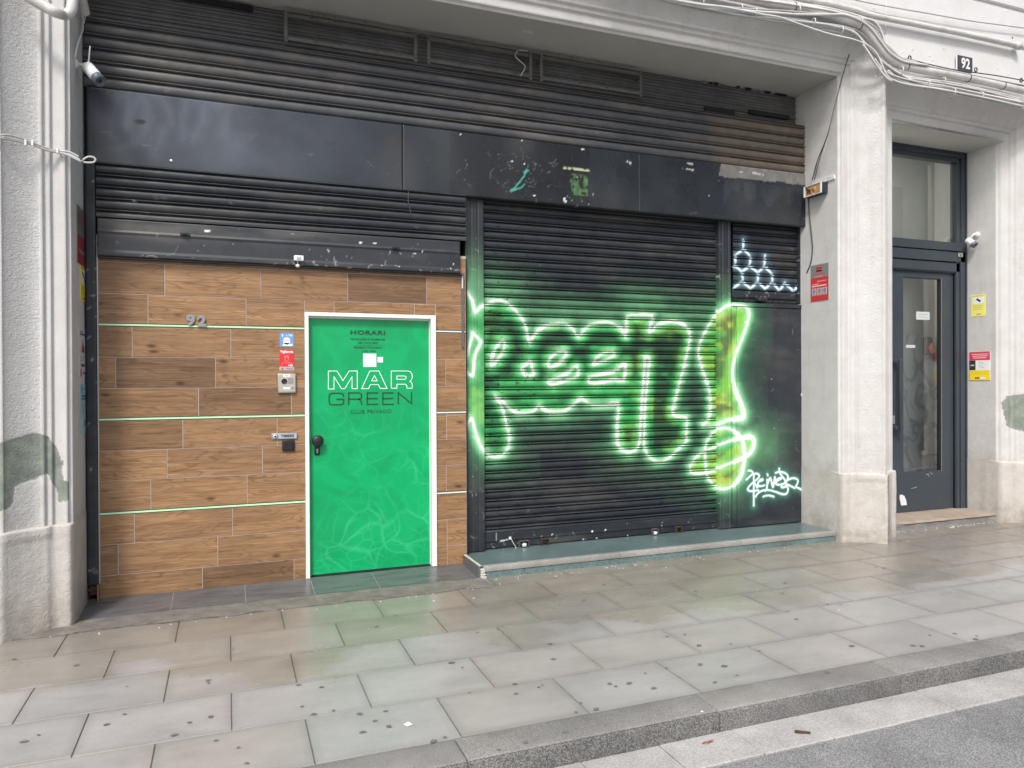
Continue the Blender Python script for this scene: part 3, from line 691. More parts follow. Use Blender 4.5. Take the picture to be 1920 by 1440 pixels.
def slat_profile(kind, pitch):
    """(z offset downwards 0..1 of one slat, y relief towards the street) """
    if kind == 'roll':    # rounded lath with a bead above a dark slit
        return [(0.00, .010), (.035, .012), (.045, -.008), (.062, -.0165), (.09, -.0205), (.12, -.0205), (.148, -.0165), (.166, -.006), (.175, .010), (.222, .010), (.25, .000), (.31, -.006), (.42, -.0100), (.56, -.0115), (.72, -.0100), (.85, -.005), (.94, .002), (.985, .010)]
    return [(0, .018), (.06, .018), (.07, -.004), (.30, -.004), (.34, .012), (.52, .022), (.56, .006), (.86, .004), (.90, .022), (.985, .022)]
def curtain(name, x0, x1, z0, z1, Y, pitch, parent, fine, paint, kind='roll', dent=.003, seed=1):
    n = int(math.ceil((z1-z0)/pitch)); zs = []; ys = []
    for i in range(n):
        for (a, y) in slat_profile(kind, pitch):
            z = z1-(i+a)*pitch
            if z >= z0: zs.append(z); ys.append(Y+y)
    if fine:   # extra rows so that sprayed paint keeps its edges
        Z0, Y0 = np.array(zs), np.array(ys); zs, ys = [], []
        for a, b_, c_, d_ in zip(Z0[:-1], Z0[1:], Y0[:-1], Y0[1:]):
            k = max(1, int(math.ceil((a-b_)/fine)))
            for t in range(k): zs.append(a+(b_-a)*t/k); ys.append(c_+(d_-c_)*t/k)
        zs.append(Z0[-1]); ys.append(Y0[-1])
    zs, ys = np.array(zs), np.array(ys)
    nx = int((x1-x0)/(fine if fine else .02))+1
    X = np.linspace(x0, x1, nx)[None, :]+0*zs[:, None]; Zb = zs[:, None]+0*X
    row = np.floor((z1-Zb)/pitch)
    Zz = Zb+.0035*(vnoise(X*.7, row*3.1, .9, seed+50, 2)-.5)
    Yy = ys[:, None]+dent*2*(vnoise(X, row*.37+Zb*.0, 1.6, seed+51, 3)-.5)+dent*(vnoise(X, Zb, 9, seed+52, 2)-.5)
    c = paint(X, Zb)
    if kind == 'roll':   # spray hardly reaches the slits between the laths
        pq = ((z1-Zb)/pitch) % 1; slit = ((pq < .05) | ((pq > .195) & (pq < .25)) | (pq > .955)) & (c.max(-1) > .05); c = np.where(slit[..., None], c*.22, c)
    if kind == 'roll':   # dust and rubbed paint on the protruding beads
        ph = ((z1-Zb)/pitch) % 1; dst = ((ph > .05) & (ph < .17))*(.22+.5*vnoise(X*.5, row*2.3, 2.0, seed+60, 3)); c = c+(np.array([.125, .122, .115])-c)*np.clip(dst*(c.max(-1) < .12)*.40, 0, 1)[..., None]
    return grid_mesh(name, np.stack([X, Yy, Zz], -1), M['steel'], rgba(c), parent)
def flat_paint(name, x0, x1, z0, z1, Y, step, paint, parent, material='steel', relief=None, depth=.03):
    """a sheet metal face (with turned-back edges) carrying paint"""
    nx = max(2, int((x1-x0)/step)+1); nz = max(2, int((z1-z0)/step)+1)
    xs = np.concatenate([[x0, x0+.0015], np.linspace(x0+.003, x1-.003, nx), [x1-.0015, x1]]); ys = np.concatenate([[depth, .0015], np.zeros(nx), [.0015, depth]])
    zs = np.concatenate([[z0], np.linspace(z0+.003, z1-.003, nz), [z1]]); yz = np.concatenate([[depth], np.zeros(nz), [depth]])
    X = xs[None, :]+0*zs[:, None]; Z = zs[:, None]+0*X
    Yv = Y+np.maximum(ys[None, :], yz[:, None])+.0025*(vnoise(X, Z, 1.7, 91, 2)-.5)
    if relief is not None: Yv = Yv+relief(X, Z)
    return grid_mesh(name, np.stack([X, Yv, Z], -1), M[material], rgba(paint(X, Z)), parent, flip=False)

# ================================================================== flat graphics on a plane
class Flat:
    """prints and lettering on a plane: origin O, axes ea (reading direction), eb (up), n (towards the viewer)"""
    def __init__(s, O, ea, eb): s.O = Vector(O); s.a = Vector(ea).normalized(); s.b = Vector(eb).normalized(); s.n = s.a.cross(s.b); s.mb = MB(); s.k = 0
    def P(s, a, b, h): return s.O+s.a*a+s.b*b+s.n*h
    def rect(s, a0, b0, a1, b1, m_, h=.001):
        s.mb.add([s.P(a0, b0, h), s.P(a1, b0, h), s.P(a1, b1, h), s.P(a0, b1, h)], [(0, 1, 2, 3)], m_)
    def body(s, a0, b0, a1, b1, m_, h=.002):
        V = [s.P(a, b, k) for k in (-.001, h) for a, b in ((a0, b0), (a1, b0), (a1, b1), (a0, b1))]
        s.mb.add(V, [(4, 5, 6, 7), (0, 1, 5, 4), (1, 2, 6, 5), (2, 3, 7, 6), (3, 0, 4, 7)], m_)
    def poly(s, pts, m_, h=.001): s.mb.add([s.P(a, b, h) for a, b in pts], [tuple(range(len(pts)))], m_)
    def disc(s, a, b, r, m_, h=.001, n=20, sy=1.0): s.poly([(a+r*math.cos(2*math.pi*i/n), b+r*sy*math.sin(2*math.pi*i/n)) for i in range(n)], m_, h)
    def stroke(s, pts, w_, m_, h=.001, closed=False):
        P = [Vector(p) for p in pts]; n = len(P)
        if n < 2: return
        L, Rr = [], []
        for i in range(n):
            p = P[i]; a = P[(i-1) % n] if (closed or i > 0) else None; c = P[(i+1) % n] if (closed or i < n-1) else None
            d1 = (p-a).normalized() if a is not None else (c-p).normalized(); d2 = (c-p).normalized() if c is not None else d1
            t = (d1+d2); t = t.normalized() if t.length > 1e-6 else d1
            nrm = Vector((-t.y, t.x)); k = w_/2/max(.35, abs(nrm.dot(Vector((-d1.y, d1.x)))))
            L.append(p+nrm*k); Rr.append(p-nrm*k)
        V = [s.P(q.x, q.y, h) for q in L+Rr]
        F_ = [(i, (i+1) % n, n+(i+1) % n, n+i) for i in range(n if closed else n-1)]
        s.mb.add(V, F_, m_)
    def text(s, txt, a, b, size, m_, h=.0012, align='LEFT', sx=1.0, bold=0.0, space=1.0):
        cu = bpy.data.curves.new('lettering', 'FONT'); cu.body = txt; cu.size = size; cu.align_x = align; cu.offset = bold; cu.space_character = space
        cu.resolution_u = 3
        ob = bpy.data.objects.new('lettering', cu); sc.collection.objects.link(ob); bpy.context.view_layer.update()
        me = bpy.data.meshes.new_from_object(ob.evaluated_get(bpy.context.evaluated_depsgraph_get()))
        s.mb.add([s.P(a+v.co.x*sx, b+v.co.y, h) for v in me.vertices], [tuple(p.vertices) for p in me.polygons], m_)
        bpy.data.objects.remove(ob); bpy.data.meshes.remove(me); bpy.data.curves.remove(cu)
    def build(s, name, parent=None): return s.mb.build(name, parent)

# ================================================================== UPPER ROLLING BAND AND SIGN GRILLE
def upper_shutter():
    t = thing('roller_shutter', 'long dusty dark roller shutter band directly above the black fascia, brown with dirt', 'shutter', (2.2, 0, 3.66), 'dark steel roller shutters')
    def paint(X, Z):
        c = np.ones(X.shape+(3,))*np.array([.034, .040, .050])*(.8+.5*vnoise(X, Z, 1.3, 5)[..., None])
        d = vnoise(X*.8, Z*4, 3, 9, 4); c = c+(np.array([.125, .113, .097])-c)*(.20+.50*sstep(.42, .8, d))[..., None]
        br = sstep(4.1, 4.5, X+.4*(vnoise(X, Z*2, 4, 6)-.5)); c = c+(np.array([.155, .120, .082])-c)*(br*.60)[..., None]
        return scratches(X, Z, c, 40, XA, XB, 3.66, 4.1, (.14, .13, .12), .05, 4)
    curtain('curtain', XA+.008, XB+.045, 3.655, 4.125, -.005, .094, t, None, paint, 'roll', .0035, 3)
    b = MB(); b.box(XA+.005, XB+.045, -.012, .03, 4.128, 4.140, M['steel_plain'], .002); b.build('top_rail', t)
    t = thing('slatted_grille', 'recessed dark grille of flat metal slats under the soffit, behind the rusty sign frames', 'grille', (2.2, .1, 4.13))
    def paint2(X, Z):
        c = np.ones(X.shape+(3,))*np.array([.105, .105, .105]); return c*(.7+.7*vnoise(X, Z, 2, 15)[..., None])
    curtain('slats', XA+.005, XB-.005, 4.142, 4.56, .105, .060, t, None, paint2, 'flat', .002, 7)
    for x, z, l in ((5.1, 4.24, .5), (4.5, 4.20, .35), (-.2, 4.43, .8)):
        b = MB(); b.box(x-l/2, x+l/2, .075, .095, z-.02, z+.02, M['dark']); b.build('missing_slat_gap', t)
upper_shutter()

def sign_frames():
    g = 'rusty sign frames in front of the grille'
    spec = [(533, 782, 'leftmost and longest of the three rusty steel frames in front of the grille'),
            (801, 997, 'rusty steel frame with a hanging wire, middle of the row of three under the soffit'),
            (1012, 1203, 'rusty steel frame at the right end of the row of three under the soffit')]
    for i, (pa, pb, lab) in enumerate(spec):
        Yf = .01
        xa, xb = vx(pa, Yf, 100), vx(pb, Yf, 140)
        zt, zb = 4.395, 4.215
        t = thing('steel_bracket', lab, 'metal frame', (xa, Yf, zb), g)
        m_ = M['frame_steel']
        for nm, z in (('top_rail', zt), ('bottom_rail', zb)):
            b = MB(); b.box(xa, xb, Yf-.004, Yf+.004, z-.014, z+.014, m_, .002); b.box(xa, xb, Yf+.004, Yf+.032, z+.008, z+.014, m_, .001)
            r = np.random.RandomState(i*7+int(z*10))
            for k in range(5):
                x = r.uniform(xa+.1, xb-.1); b.tube([(x, Yf-.006, z), (x+.006, Yf-.026, z+.012), (x+.002, Yf-.03, z+.030), (x-.012, Yf-.02, z+.034)], .0022, M['frame_steel'], 5, 4)
            b.build(nm, t)
        for x in (xa+.012, xb-.012):
            b = MB(); b.box(x-.013, x+.013, Yf-.008, Yf-.0045, zb-.03, zt+.03, m_, .001); b.cyl((x, Yf-.008, zt), (x, Yf-.016, zt), .008, m_, 8); b.cyl((x, Yf-.008, zb), (x, Yf-.016, zb), .008, m_, 8)
            b.box(x-.008, x+.008, Yf+.0, .11, zt-.03, zt-.02, m_); b.build('upright', t)
        b = MB()
        if i == 1: x = xb-.05; b.tube([(x, -.01, 4.42), (x-.09, -.03, 4.40), (x-.12, -.04, 4.34), (x-.03, -.03, 4.28), (x-.05, -.02, 4.22), (x-.07, -.02, 4.19)], .004, M['cable'], 6)
        else: x = xa+.05; b.tube([(x, -.01, 4.36), (x+.12, -.02, 4.34), (x+.3, -.02, 4.31), (x+.45, -.01, 4.335), (x+.5, -.01, 4.31)], .003, M['cable_dark'], 6)
        b.build('wire', t)
M['frame_steel'] = mat('weathered_frame_steel', (.095, .092, .085), .6, var=.25, vscale=20, bump=.001, bscale=60, dirt=(.14, .09, .06), dirt_amt=.5, dscale=9)
sign_frames()
b = MB()
for i in range(16):
    r_ = np.random.RandomState(i+90); x = r_.uniform(4.2, 5.35); l = r_.uniform(.04, .16); b.add([(x, .085, 4.472), (x+l*.5, .07+r_.rand()*.02, 4.470), (x+l, .09, 4.474), (x+l*.6, .095, 4.44+r_.uniform(0, .02)), (x+l*.2, .09, 4.45)], [(0, 1, 2, 3, 4)], M['dark'] if i % 3 else M['mortar'])
tag(b.build('loose_scraps'), 'dark ragged scraps hanging from the crack along the back of the long soffit', 'scraps', kind='stuff')

# ================================================================== FASCIA
def fascia():
    Yf = -.02; z0, z1 = 3.118, 3.652
    t = thing('fascia_board', 'black painted metal fascia board of three scratched panels across the whole shopfront', 'fascia', (2.2, Yf, z0))
    xs = [XA+.022, vx(755, Yf, 290), vx(1197, Yf, 330), XB+.012]
    gx0, gx1 = vx(845, Yf), vx(1106, Yf); labs = ['glossy left panel with a pale wiped off graffiti ghost', 'scratched middle panel with teal paint marks', 'right panel with faded peeling top edge']
    def P2(px, py): p = onY(px, py, Yf); return p[0], p[2]
    def paint(X, Z):
        c = np.ones(X.shape+(3,))*np.array([.015, .019, .025]); c = c*(.85+.35*vnoise(X, Z, 1.6, 25, 2)[..., None])
        gh = np.zeros(X.shape)
        for pts in ([(222,180),(210,215),(208,255),(216,262)], [(225,182),(240,176),(243,200),(236,235)], [(255,195),(262,182),(272,182),(276,215),(270,258)], [(262,260),(280,270),(288,290),(300,262),(306,245)], [(285,180),(300,182),(316,205),(322,230)], [(350,190),(340,225),(345,260)], [(365,190),(385,184),(380,230),(360,262)], [(400,195),(430,200),(420,250)], [(215,280),(240,272),(285,262)]):
            D = dist_path(X, Z, [P2(*q) for q in pts]); gh = np.maximum(gh, np.exp(-(D/.045)**1.2))
        cl = vnoise(X, Z*1.2, 2.4, 28, 4)*np.exp(-((X-.05)/.75)**2-((Z-3.42)/.30)**2)
        k = np.clip(gh*.42+cl*1.3, 0, .85)*(X < 2.4)
        c = c+(np.array([.095, .112, .145])-c)*k[..., None]  # ghost smudges, plus sky reflection painted in as a bluish cloud
        d = (X > gx0) & (X < gx1); c = np.where(d[..., None], c*np.array([.62, .60, .60]), c)
        hz = sstep(.40, .85, vnoise(X*1.5, Z*.8, 2, 29, 2))*.35; c = c+(np.array([.065, .068, .066])-c)*hz[..., None]
        # pale unpainted strip along the top right
        e = P2(1350, 340); pe = (X > e[0]-.02+.05*vnoise(X, Z, 9, 33)) & (Z > 3.545-.05*vnoise(X, Z*.2, 7, 34)+.02*vnoise(X, Z, 30, 35))
        c = np.where(pe[..., None], np.array([.17, .165, .155])*(.75+.5*vnoise(X, Z, 25, 36)[..., None]), c)
        dr = (X > e[0]) & (vnoise(X, X*0+3, 16, 38, 2) > .55) & (Z < 3.50) & (Z > 3.20+.25*vnoise(X, X*0, 9, 39)); c = np.where(dr[..., None], c*1.35, c)
        c = scratches(X, Z, c, 26, xs[0], xs[-1], 3.13, 3.64, (.12, .13, .14), .12, 8, .003)
        c = scratches(X, Z, c, 40, vx(925, Yf), vx(1040, Yf), 3.14, 3.50, (.11, .12, .12), .12, 12, .0026)
        c = scratches(X, Z, c, 14, vx(1055, Yf), vx(1110, Yf), 3.13, 3.45, (.40, .42, .38), .08, 14, .003)
        for pts, wd in (([(987,318),(983,330),(975,340),(963,355)], .010), ([(984,345),(977,352),(962,357)], .009), ([(990,320),(983,323)], .014), ([(958,358),(965,354)], .015)):
            D = dist_path(X, Z, [P2(*q) for q in pts]); c = c+(np.array([.06, .33, .26])-c)*(sstep(wd, wd*.4, D)*.9)[..., None]
        for pts in ([(1057,315),(1080,317),(1104,320)],):
            D = dist_path(X, Z, [P2(*q) for q in pts]); c = c+(np.array([.45, .48, .30])-c)*(sstep(.012, .004, D)*(vnoise(X, Z, 40, 41) > .4))[..., None]
        g = in_poly(X, Z, [P2(1068, 325), P2(1103, 330), P2(1103, 368), P2(1073, 366)]); gn = vnoise(X, Z, 42, 44, 3)  # mottled green patch paints a reflection of trees into the panel colour
        c = np.where((g & (gn > .45))[..., None], np.array([.06, .13, .05])*(.4+1.6*gn[..., None]**2), c)
        for pts in ([(1290,306),(1298,308)], [(1292,318),(1300,319),(1300,326)], [(1280,314),(1289,317)], [(1176,303),(1180,302),(1182,307)], [(1388,322),(1396,326)], [(1412,324),(1430,328)]):
            D = dist_path(X, Z, [P2(*q) for q in pts]); c = c+(np.array([.5, .5, .48])-c)*(sstep(.012, .005, D)*(vnoise(X, Z, 60, 45) > .42))[..., None]
        c = spots(X, Z, c, [(960,303,.008),(863,252,.010),(944,250,.012),(979,263,.007),(983,308,.008),(1092,280,.008),(1058,373,.02),(1060,378,.014),(750,317,.006),(1330,368,.010),(1002,367,.012),(803,301,.006)], Yf)
        c = spots(X, Z, c, [(263,228,.020),(802,315,.006),(1355,343,.007),(506,201,.006),(477,199,.006)], Yf, (.003, .003, .003))
        c = spots(X, Z, c, [(740,266,.035),(620,268,.02)], Yf, (.03, .028, .027))
        return c
    for i in range(3):
        o = flat_paint('panel', xs[i]+.001, xs[i+1]-.001, z0, z1, Yf-(.0015 if i == 1 else 0), .011, paint, t, 'panel', lambda X, Z: .004*(vnoise(X, Z, 2.2, 101, 2)-.5), .05)
        o['label'] = labs[i]
    b = MB(); b.box(xs[0], xs[-1], Yf+.048, .20, z0+.006, z1-.004, M['dark'])
    b.build('backing', t)
    p = onY(321, 301, Yf-.01); b = MB(); b.lathe((p[0], Yf-.001, p[2]), (0, -1, 0), [(0, .012), (.004, .012), (.006, .008), (.007, 0)], M['silver'], 14); b.build('bolt', t)
    # loose wire dangling from the lower edge
    p = onY(766, 360, Yf-.02); b = MB(); b.tube([(p[0], -.04, p[2]+.01), (p[0]-.005, -.05, p[2]-.08), (p[0]+.01, -.05, p[2]-.15), (p[0]+.02, -.05, p[2]-.19)], .0035, M['cable_dark'], 6); tag(b.build('loose_wire'), 'short thin wire dangling below the black fascia over the half raised shutter', 'wire')
fascia()

# ================================================================== SHUTTERS
def curtain_dirt(X, Z, seed): return dark_base(X, Z, seed, .45, 1.0)
def left_shutter():
    x0, x1 = -.850, 1.862; t = thing('roller_shutter', 'half raised dark roller shutter hanging just above the wood-look wall and green door', 'shutter', (.5, -.03, 2.45), 'dark steel roller shutters')
    zt = onY(500, 412+11, -.03)[2]; zt = 2.735
    def paint(X, Z):
        c = curtain_dirt(X, Z, 3); c = scratches(X, Z, c, 22, x0, x1, zt, 3.1, (.13, .14, .14), .06, 21); return spots(X, Z, c, [(257,369,.008),(251,377,.006),(269,413,.005),(484,346,.005),(498,368,.005)], -.03)
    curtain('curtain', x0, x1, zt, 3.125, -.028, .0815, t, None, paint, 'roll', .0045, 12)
    def rel(X, Z): return np.where(np.abs(Z-2.635) < .007, -.007, 0)+np.where(Z < 2.50, -.012, 0)+.004*(vnoise(X, Z, 2.5, 66, 2)-.5)
    def paint2(X, Z):
        c = dark_base(X, Z, 7, .8, 1)+.004; c = scratches(X, Z, c, 26, x0, x1, 2.46, 2.72, (.26, .28, .28), .025, 23, .0026)
        c = scratches(X, Z, c, 22, x0, x1, 2.462, 2.50, (.34, .31, .27), .12, 24, .004); c = scratches(X, Z, c, 6, .3, x1, 2.46, 2.62, (.5, .5, .48), .05, 26, .0035)
        return spots(X, Z, c, [(388,433,.014),(676,455,.012),(703,456,.013),(386,458,.009),(778,475,.008),(792,472,.008),(660,483,.008),(748,500,.01),(850,495,.012),(845,504,.010)], -.045)
    flat_paint('bottom_rail', x0+.006, vx(863, -.045, 480), 2.462, zt-.003, -.045, .008, paint2, t, 'steel', rel, .045)
    b = MB(); b.box(x0+.006, 1.83, -.044, .035, 2.452, 2.461, M['steel_plain'], .002); b.build('underside_lip', t)
    for px, py in ((347, 440), (742, 466)):
        p = onY(px, py, -.05); b = MB(); b.box(p[0]-.032, p[0]+.032, -.066, -.048, p[2]-.010, p[2]+.010, M['black'], .003); b.box(p[0]-.012, p[0]+.012, -.078, -.066, p[2]-.006, p[2]+.006, M['black'], .002); b.build('lock_bolt', t)
    p = onY(560, 486, -.06); b = MB(); b.box(p[0]-.036, p[0]+.036, -.085, -.048, p[2]-.016, p[2]+.026, M['white_plastic'], .005); b.box(p[0]-.016, p[0]+.016, -.088, -.0855, p[2]-.006, p[2]+.012, M['silver'])
    b.cyl((p[0]-.008, -.066, p[2]-.016), (p[0]-.008, -.066, p[2]-.046), .005, M['silver'], 10); b.lathe((p[0]-.008, -.066, p[2]-.052), (0, 0, 1), [(-.014, 0), (-.010, .012), (0, .017), (.008, .014), (.012, 0)], M['white_plastic'], 14)
    tag(b.build('door_sensor'), 'small white sensor box with round knob on the bottom rail of the raised shutter', 'sensor')
left_shutter()

def main_shutter():
    x0, x1 = 2.052, 4.475; Y = .115; zb = .262
    t = thing('roller_shutter', 'large closed dark roller shutter covered by white outlined green spray lettering', 'shutter', (3.25, Y, .12), 'dark steel roller shutters')
    def paint(X, Z):
        c = curtain_dirt(X, Z, 31); c = scratches(X, Z, c, 60, x0, x1, zb, 3.1, (.16, .17, .17), .04, 31, .0028)
        c = graffiti(X, Z, Y, c)
        # wear on the beads, black specks near the left edge
        s = (vnoise(X*.6, Z, 60, 37, 2) > .80) & (X < x0+.5); c = np.where(s[..., None], c*.25, c)
        return c
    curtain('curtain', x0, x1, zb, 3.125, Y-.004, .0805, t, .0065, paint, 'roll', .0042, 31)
    def rel(X, Z): return np.where(np.abs(Z-.185) < .006, -.004, 0)+np.where(Z < .18, .006, 0)
    def paint2(X, Z):
        c = dark_base(X, Z, 41, .7); c = scratches(X, Z, c, 24, x0, x1, .12, .26, (.3, .32, .32), .04, 41, .0025)
        D = np.where(np.abs(X-(x0+.115)) < .004, 0, 1.0); c = np.where(((D < .5) & (Z > .19))[..., None], np.array([.3, .31, .31]), c)
        return spots(X, Z, c, [(945,1013,.016),(941,1014,.015),(949,1012,.015),(1109,996,.015),(1134,993,.014),(1034,1002,.009),(1093,1011,.011),(1118,1009,.008),(955,1008,.018),(1176,1004,.01),(1240,985,.008)], Y)
    flat_paint('bottom_rail', x0+.002, x1-.002, .118, zb-.002, Y-.012, .008, paint2, t, 'steel', rel, .03)
    for px, py, w_, col in ((992, 1020, .045, 0), (1033, 1017, .035, 1), (1290, 994, .03, 1), (1247, 999, .03, 0)):
        p = onZ(px, py+8, .13); x = p[0]; z = .118
        b = MB(); mm = M['frame_steel'] if col == 0 else M['rust']
        b.box(x-w_, x+w_, .062, .100, z+.052, z+.056, mm, .001); b.box(x-w_, x-w_+.004, .062, .100, z, z+.052, mm, .001); b.box(x+w_-.004, x+w_, .062, .100, z, z+.052, mm, .001)
        if col == 0: b.lathe((x+.005, .085, z+.004), (0, 0, 1), [(0, .020), (.012, .024), (.026, .018), (.032, 0)], M['foil'], 12)
        b.build('lock_housing', t)
    b = MB(); p = onY(958, 1012, .10); b.tube([(p[0], .099, p[2]+.01), (p[0]+.02, .092, p[2]-.03), (p[0]+.045, .088, p[2]-.075), (p[0]+.03, .085, p[2]-.085), (p[0]+.04, .088, p[2]-.07)], .003, M['cable_light'], 6); b.build('seal_wire', t)
M['foil'] = mat('crumpled_white_plastic', (.6, .62, .63), .35, var=.2, vscale=60, bump=.008, bscale=90)
main_shutter()

def small_shutter():
    Y = .10; x0 = vx(1373, Y, 500); x1 = 5.452; zt = 3.118; z0 = 2.345
    t = thing('roller_shutter', 'small dark roller shutter over the side door, sprayed with a pale blue honeycomb', 'shutter', (5, Y, z0), 'dark steel roller shutters')
    def paint(X, Z):
        c = curtain_dirt(X, Z, 51); c = graffiti(X, Z, Y, c)
        return tag_paint(X, Z, Y, c, G_HEX, (.16, .33, .46), (.72, .84, .90), .0165, .034, .72)
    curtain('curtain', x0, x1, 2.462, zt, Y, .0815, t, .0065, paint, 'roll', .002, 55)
    flat_paint('bottom_rail', x0, x1, 2.385, 2.460, Y-.006, .01, lambda X, Z: scratches(X, Z, dark_base(X, Z, 52, .4), 20, x0, x1, 2.38, 2.46, (.3, .3, .3), .05, 9), t, 'steel', None, .03)
    p = onY(1429, 563, .04); b = MB(); b.box(p[0]-.055, p[0]+.055, .02, .095, 2.352, 2.392, M['steel_plain'], .006, 2); b.box(p[0]-.02, p[0]+.02, .012, .02, 2.36, 2.385, M['steel_plain'], .002); b.build('lock_housing', t)
    b = MB(); b.box(x0, x1, .10, .13, z0-.01, 2.385, M['dark']); 
    for i in range(10):
        x = x0+.05+i*.075; b.tube([(x, .075, 2.350), (x+.02, .07, 2.356+.006*(i % 2)), (x+.06, .075, 2.350)], .006, M['steel_plain'], 5, 3)
    b.build('gap_debris', t)
small_shutter()

def posts():
    def post(x0, x1, Y, z0, z1, label, seed, ridges, paintg=True, step=.0065):
        t = thing('steel_post', label, 'post', ((x0+x1)/2, Y, z0), 'dark steel posts between the shutters')
        def paint(X, Z):
            c = dark_base(X, Z, seed, .35); c = scratches(X, Z, c, 26, x0, x1, z0, z1, (.30, .32, .32), .07, seed+1, .0025)
            if paintg: c = graffiti(X, Z, Y, c)
            return c
        def rel(X, Z):
            o = 0*X
            for r_ in ridges: o = o+np.where(np.abs(X-(x0+r_*(x1-x0))) < .0045, .006, 0)
            return o
        flat_paint('face', x0, x1, z0, z1, Y, step, paint, t, 'steel', rel, .09)
        b = MB(); b.box(x0+.004, x1-.004, Y+.02, Y+.12, z0, z1, M['steel_plain']); b.build('core', t)
        return t
    post(1.882, 2.048, .05, .117, 3.13, 'dark steel post between the wood-look wall and the large shutter, sprayed green', 61, (.33, .67))
    post(4.462, vx(1371.5, .05, 700), .05, .117, 3.13, 'dark steel post between the large shutter and the small honeycomb shutter, sprayed lime green', 71, (.28, .78))
    post(5.455, 5.50, .05, 2.345, 3.13, 'narrow dark steel post at the right edge beside the small honeycomb shutter', 81, (), False, .012)
    post(-.925, -.855, -.012, .145, 3.125, 'narrow dark steel post beside the left grey pillar, rusted at its foot', 86, (), False, .012)
    b = MB(); b.box(-.915, -.862, .0, .03, .075, .150, M['rust'], .006); b.box(-.925, -.87, -.004, .01, .10, .13, M['rust'], .004)
    tag(b.build('rusted_post_foot'), 'rusty stump of metal under the left dark post at the corner of the tiled sill', 'rusty metal')
posts()

def side_door():
    x0 = vx(1373.5, .045, 800); xh = vx(1382, .045, 800); x1 = 5.568; Y = .042; z0, z1 = .120, 2.335
    t = thing('side_door', 'black painted steel side door under the small honeycomb shutter, white scrawled tag near its foot', 'door', (x1, Y, z0))
    def paint(X, Z):
        c = dark_base(X, Z, 91, .30, .7)*1.08; c = scratches(X, Z, c, 40, x0, x1, z0, z1, (.16, .17, .18), .10, 92, .0025)
        c = graffiti(X, Z, Y, c); c = tag_paint(X, Z, Y, c, G_TAG, (.10, .36, .26), (.72, .88, .86), .0135, .035, .62)
        cx = sstep(.10, 0, x1-X)*sstep(.55, .3, Z); c = c+(np.array([.12, .10, .085])-c)*(cx*.6*vnoise(X, Z, 16, 4))[..., None]
        return spots(X, Z, c, [(1447,711,.006),(1461,653,.004),(1396,604,.008),(1452,803,.005)], Y)
    flat_paint('leaf', xh+.003, x1, z0, z1-.045, Y, .0065, paint, t, 'steel', None, .03)
    flat_paint('fixed_jamb', x0, xh-.002, z0, z1-.045, Y+.004, .0065, paint, t, 'steel', None, .03)
    flat_paint('head_rail', x0, x1, z1-.043, z1, Y-.006, .0065, paint, t, 'steel', None, .05)
    b = MB(); b.box(x0+.01, x1-.01, Y+.028, Y+.10, z0, z1-.003, M['dark']); b.build('core', t)
    for py in (622, ):
        p = onY(1514, py, Y); b = MB(); b.cyl((x1-.006, Y-.008, p[2]-.07), (x1-.006, Y-.008, p[2]+.07), .010, M['steel_plain'], 10); b.build('hinge', t)
    p = onY(1505, 740, Y); b = MB(); b.box(p[0]-.026, p[0]+.026, Y-.006, Y-.001, p[2]-.012, p[2]+.012, M['white_plastic'], .004, 2)
    b.cyl((p[0]-.014, Y-.006, p[2]+.003), (p[0]-.014, Y-.008, p[2]+.003), .004, M['black'], 8)
    tag(b.build('door_tag'), 'tiny white plastic tag near the right edge of the black side door', 'tag')
side_door()

# ================================================================== STEP, SILL TILES
def step():
    t = thing('doorstep', 'long low green stone step below the graffiti shutter and black side door', 'step', (3.6, -.4, 0))
    zt = .114; xa, xb = 1.845, XB-.012
    b = MB(); r_ = [xa+.012, 2.55, 3.42, 4.22, 4.95, xb]
    for a, c in zip(r_[:-1], r_[1:]): b.box(a+.001, c-.001, -.372, .16, .04, zt, M['green_top'], .002)
    b.build('tread', t)
    b = MB()
    for a, c in zip([xa+.03, 3.1, 4.35], [3.1, 4.35, xb]): b.box(a+.001, c-.001, -.425, -.3735, zt-.044, zt+.0005, M['nosing'], .003, 2)
    b.build('nosing', t)
    b = MB(); rr = [xa+.045, 2.22, 3.0, 3.75, 4.5, xb]
    for a, c in zip(rr[:-1], rr[1:]): b.box(a+.0015, c-.0015, -.418, -.37, -.02, zt-.046, M['green_riser'], .002)
    b.build('riser', t)
    b = MB(); b.box(xa-.012, xa+.006, -.405, .01, -.02, zt+.002, M['slate'], .001)
    b.build('side_tile', t)
    b = MB(); n = 22
    for i in range(n):
        u = i/n; r2 = np.random.RandomState(i)
        b.box(xa+.004+r2.rand()*.004, xa+.034+r2.rand()*.02*(1 if i < 14 else .4), -.428+r2.rand()*.008, -.40, u*(zt-.01)-.01, (u+1.0/n)*(zt-.01)-.008, M['plaster_chip'], .002)
    b.box(xa-.004, xa+.016, -.408, .0, zt+.0005, zt+.005, M['plaster_chip'], .001)
    b.build('broken_corner', t)
M['plaster_chip'] = mat('chipped_plaster', (.52, .50, .46), .85, var=.15, vscale=30, bump=.004, bscale=50)
step()

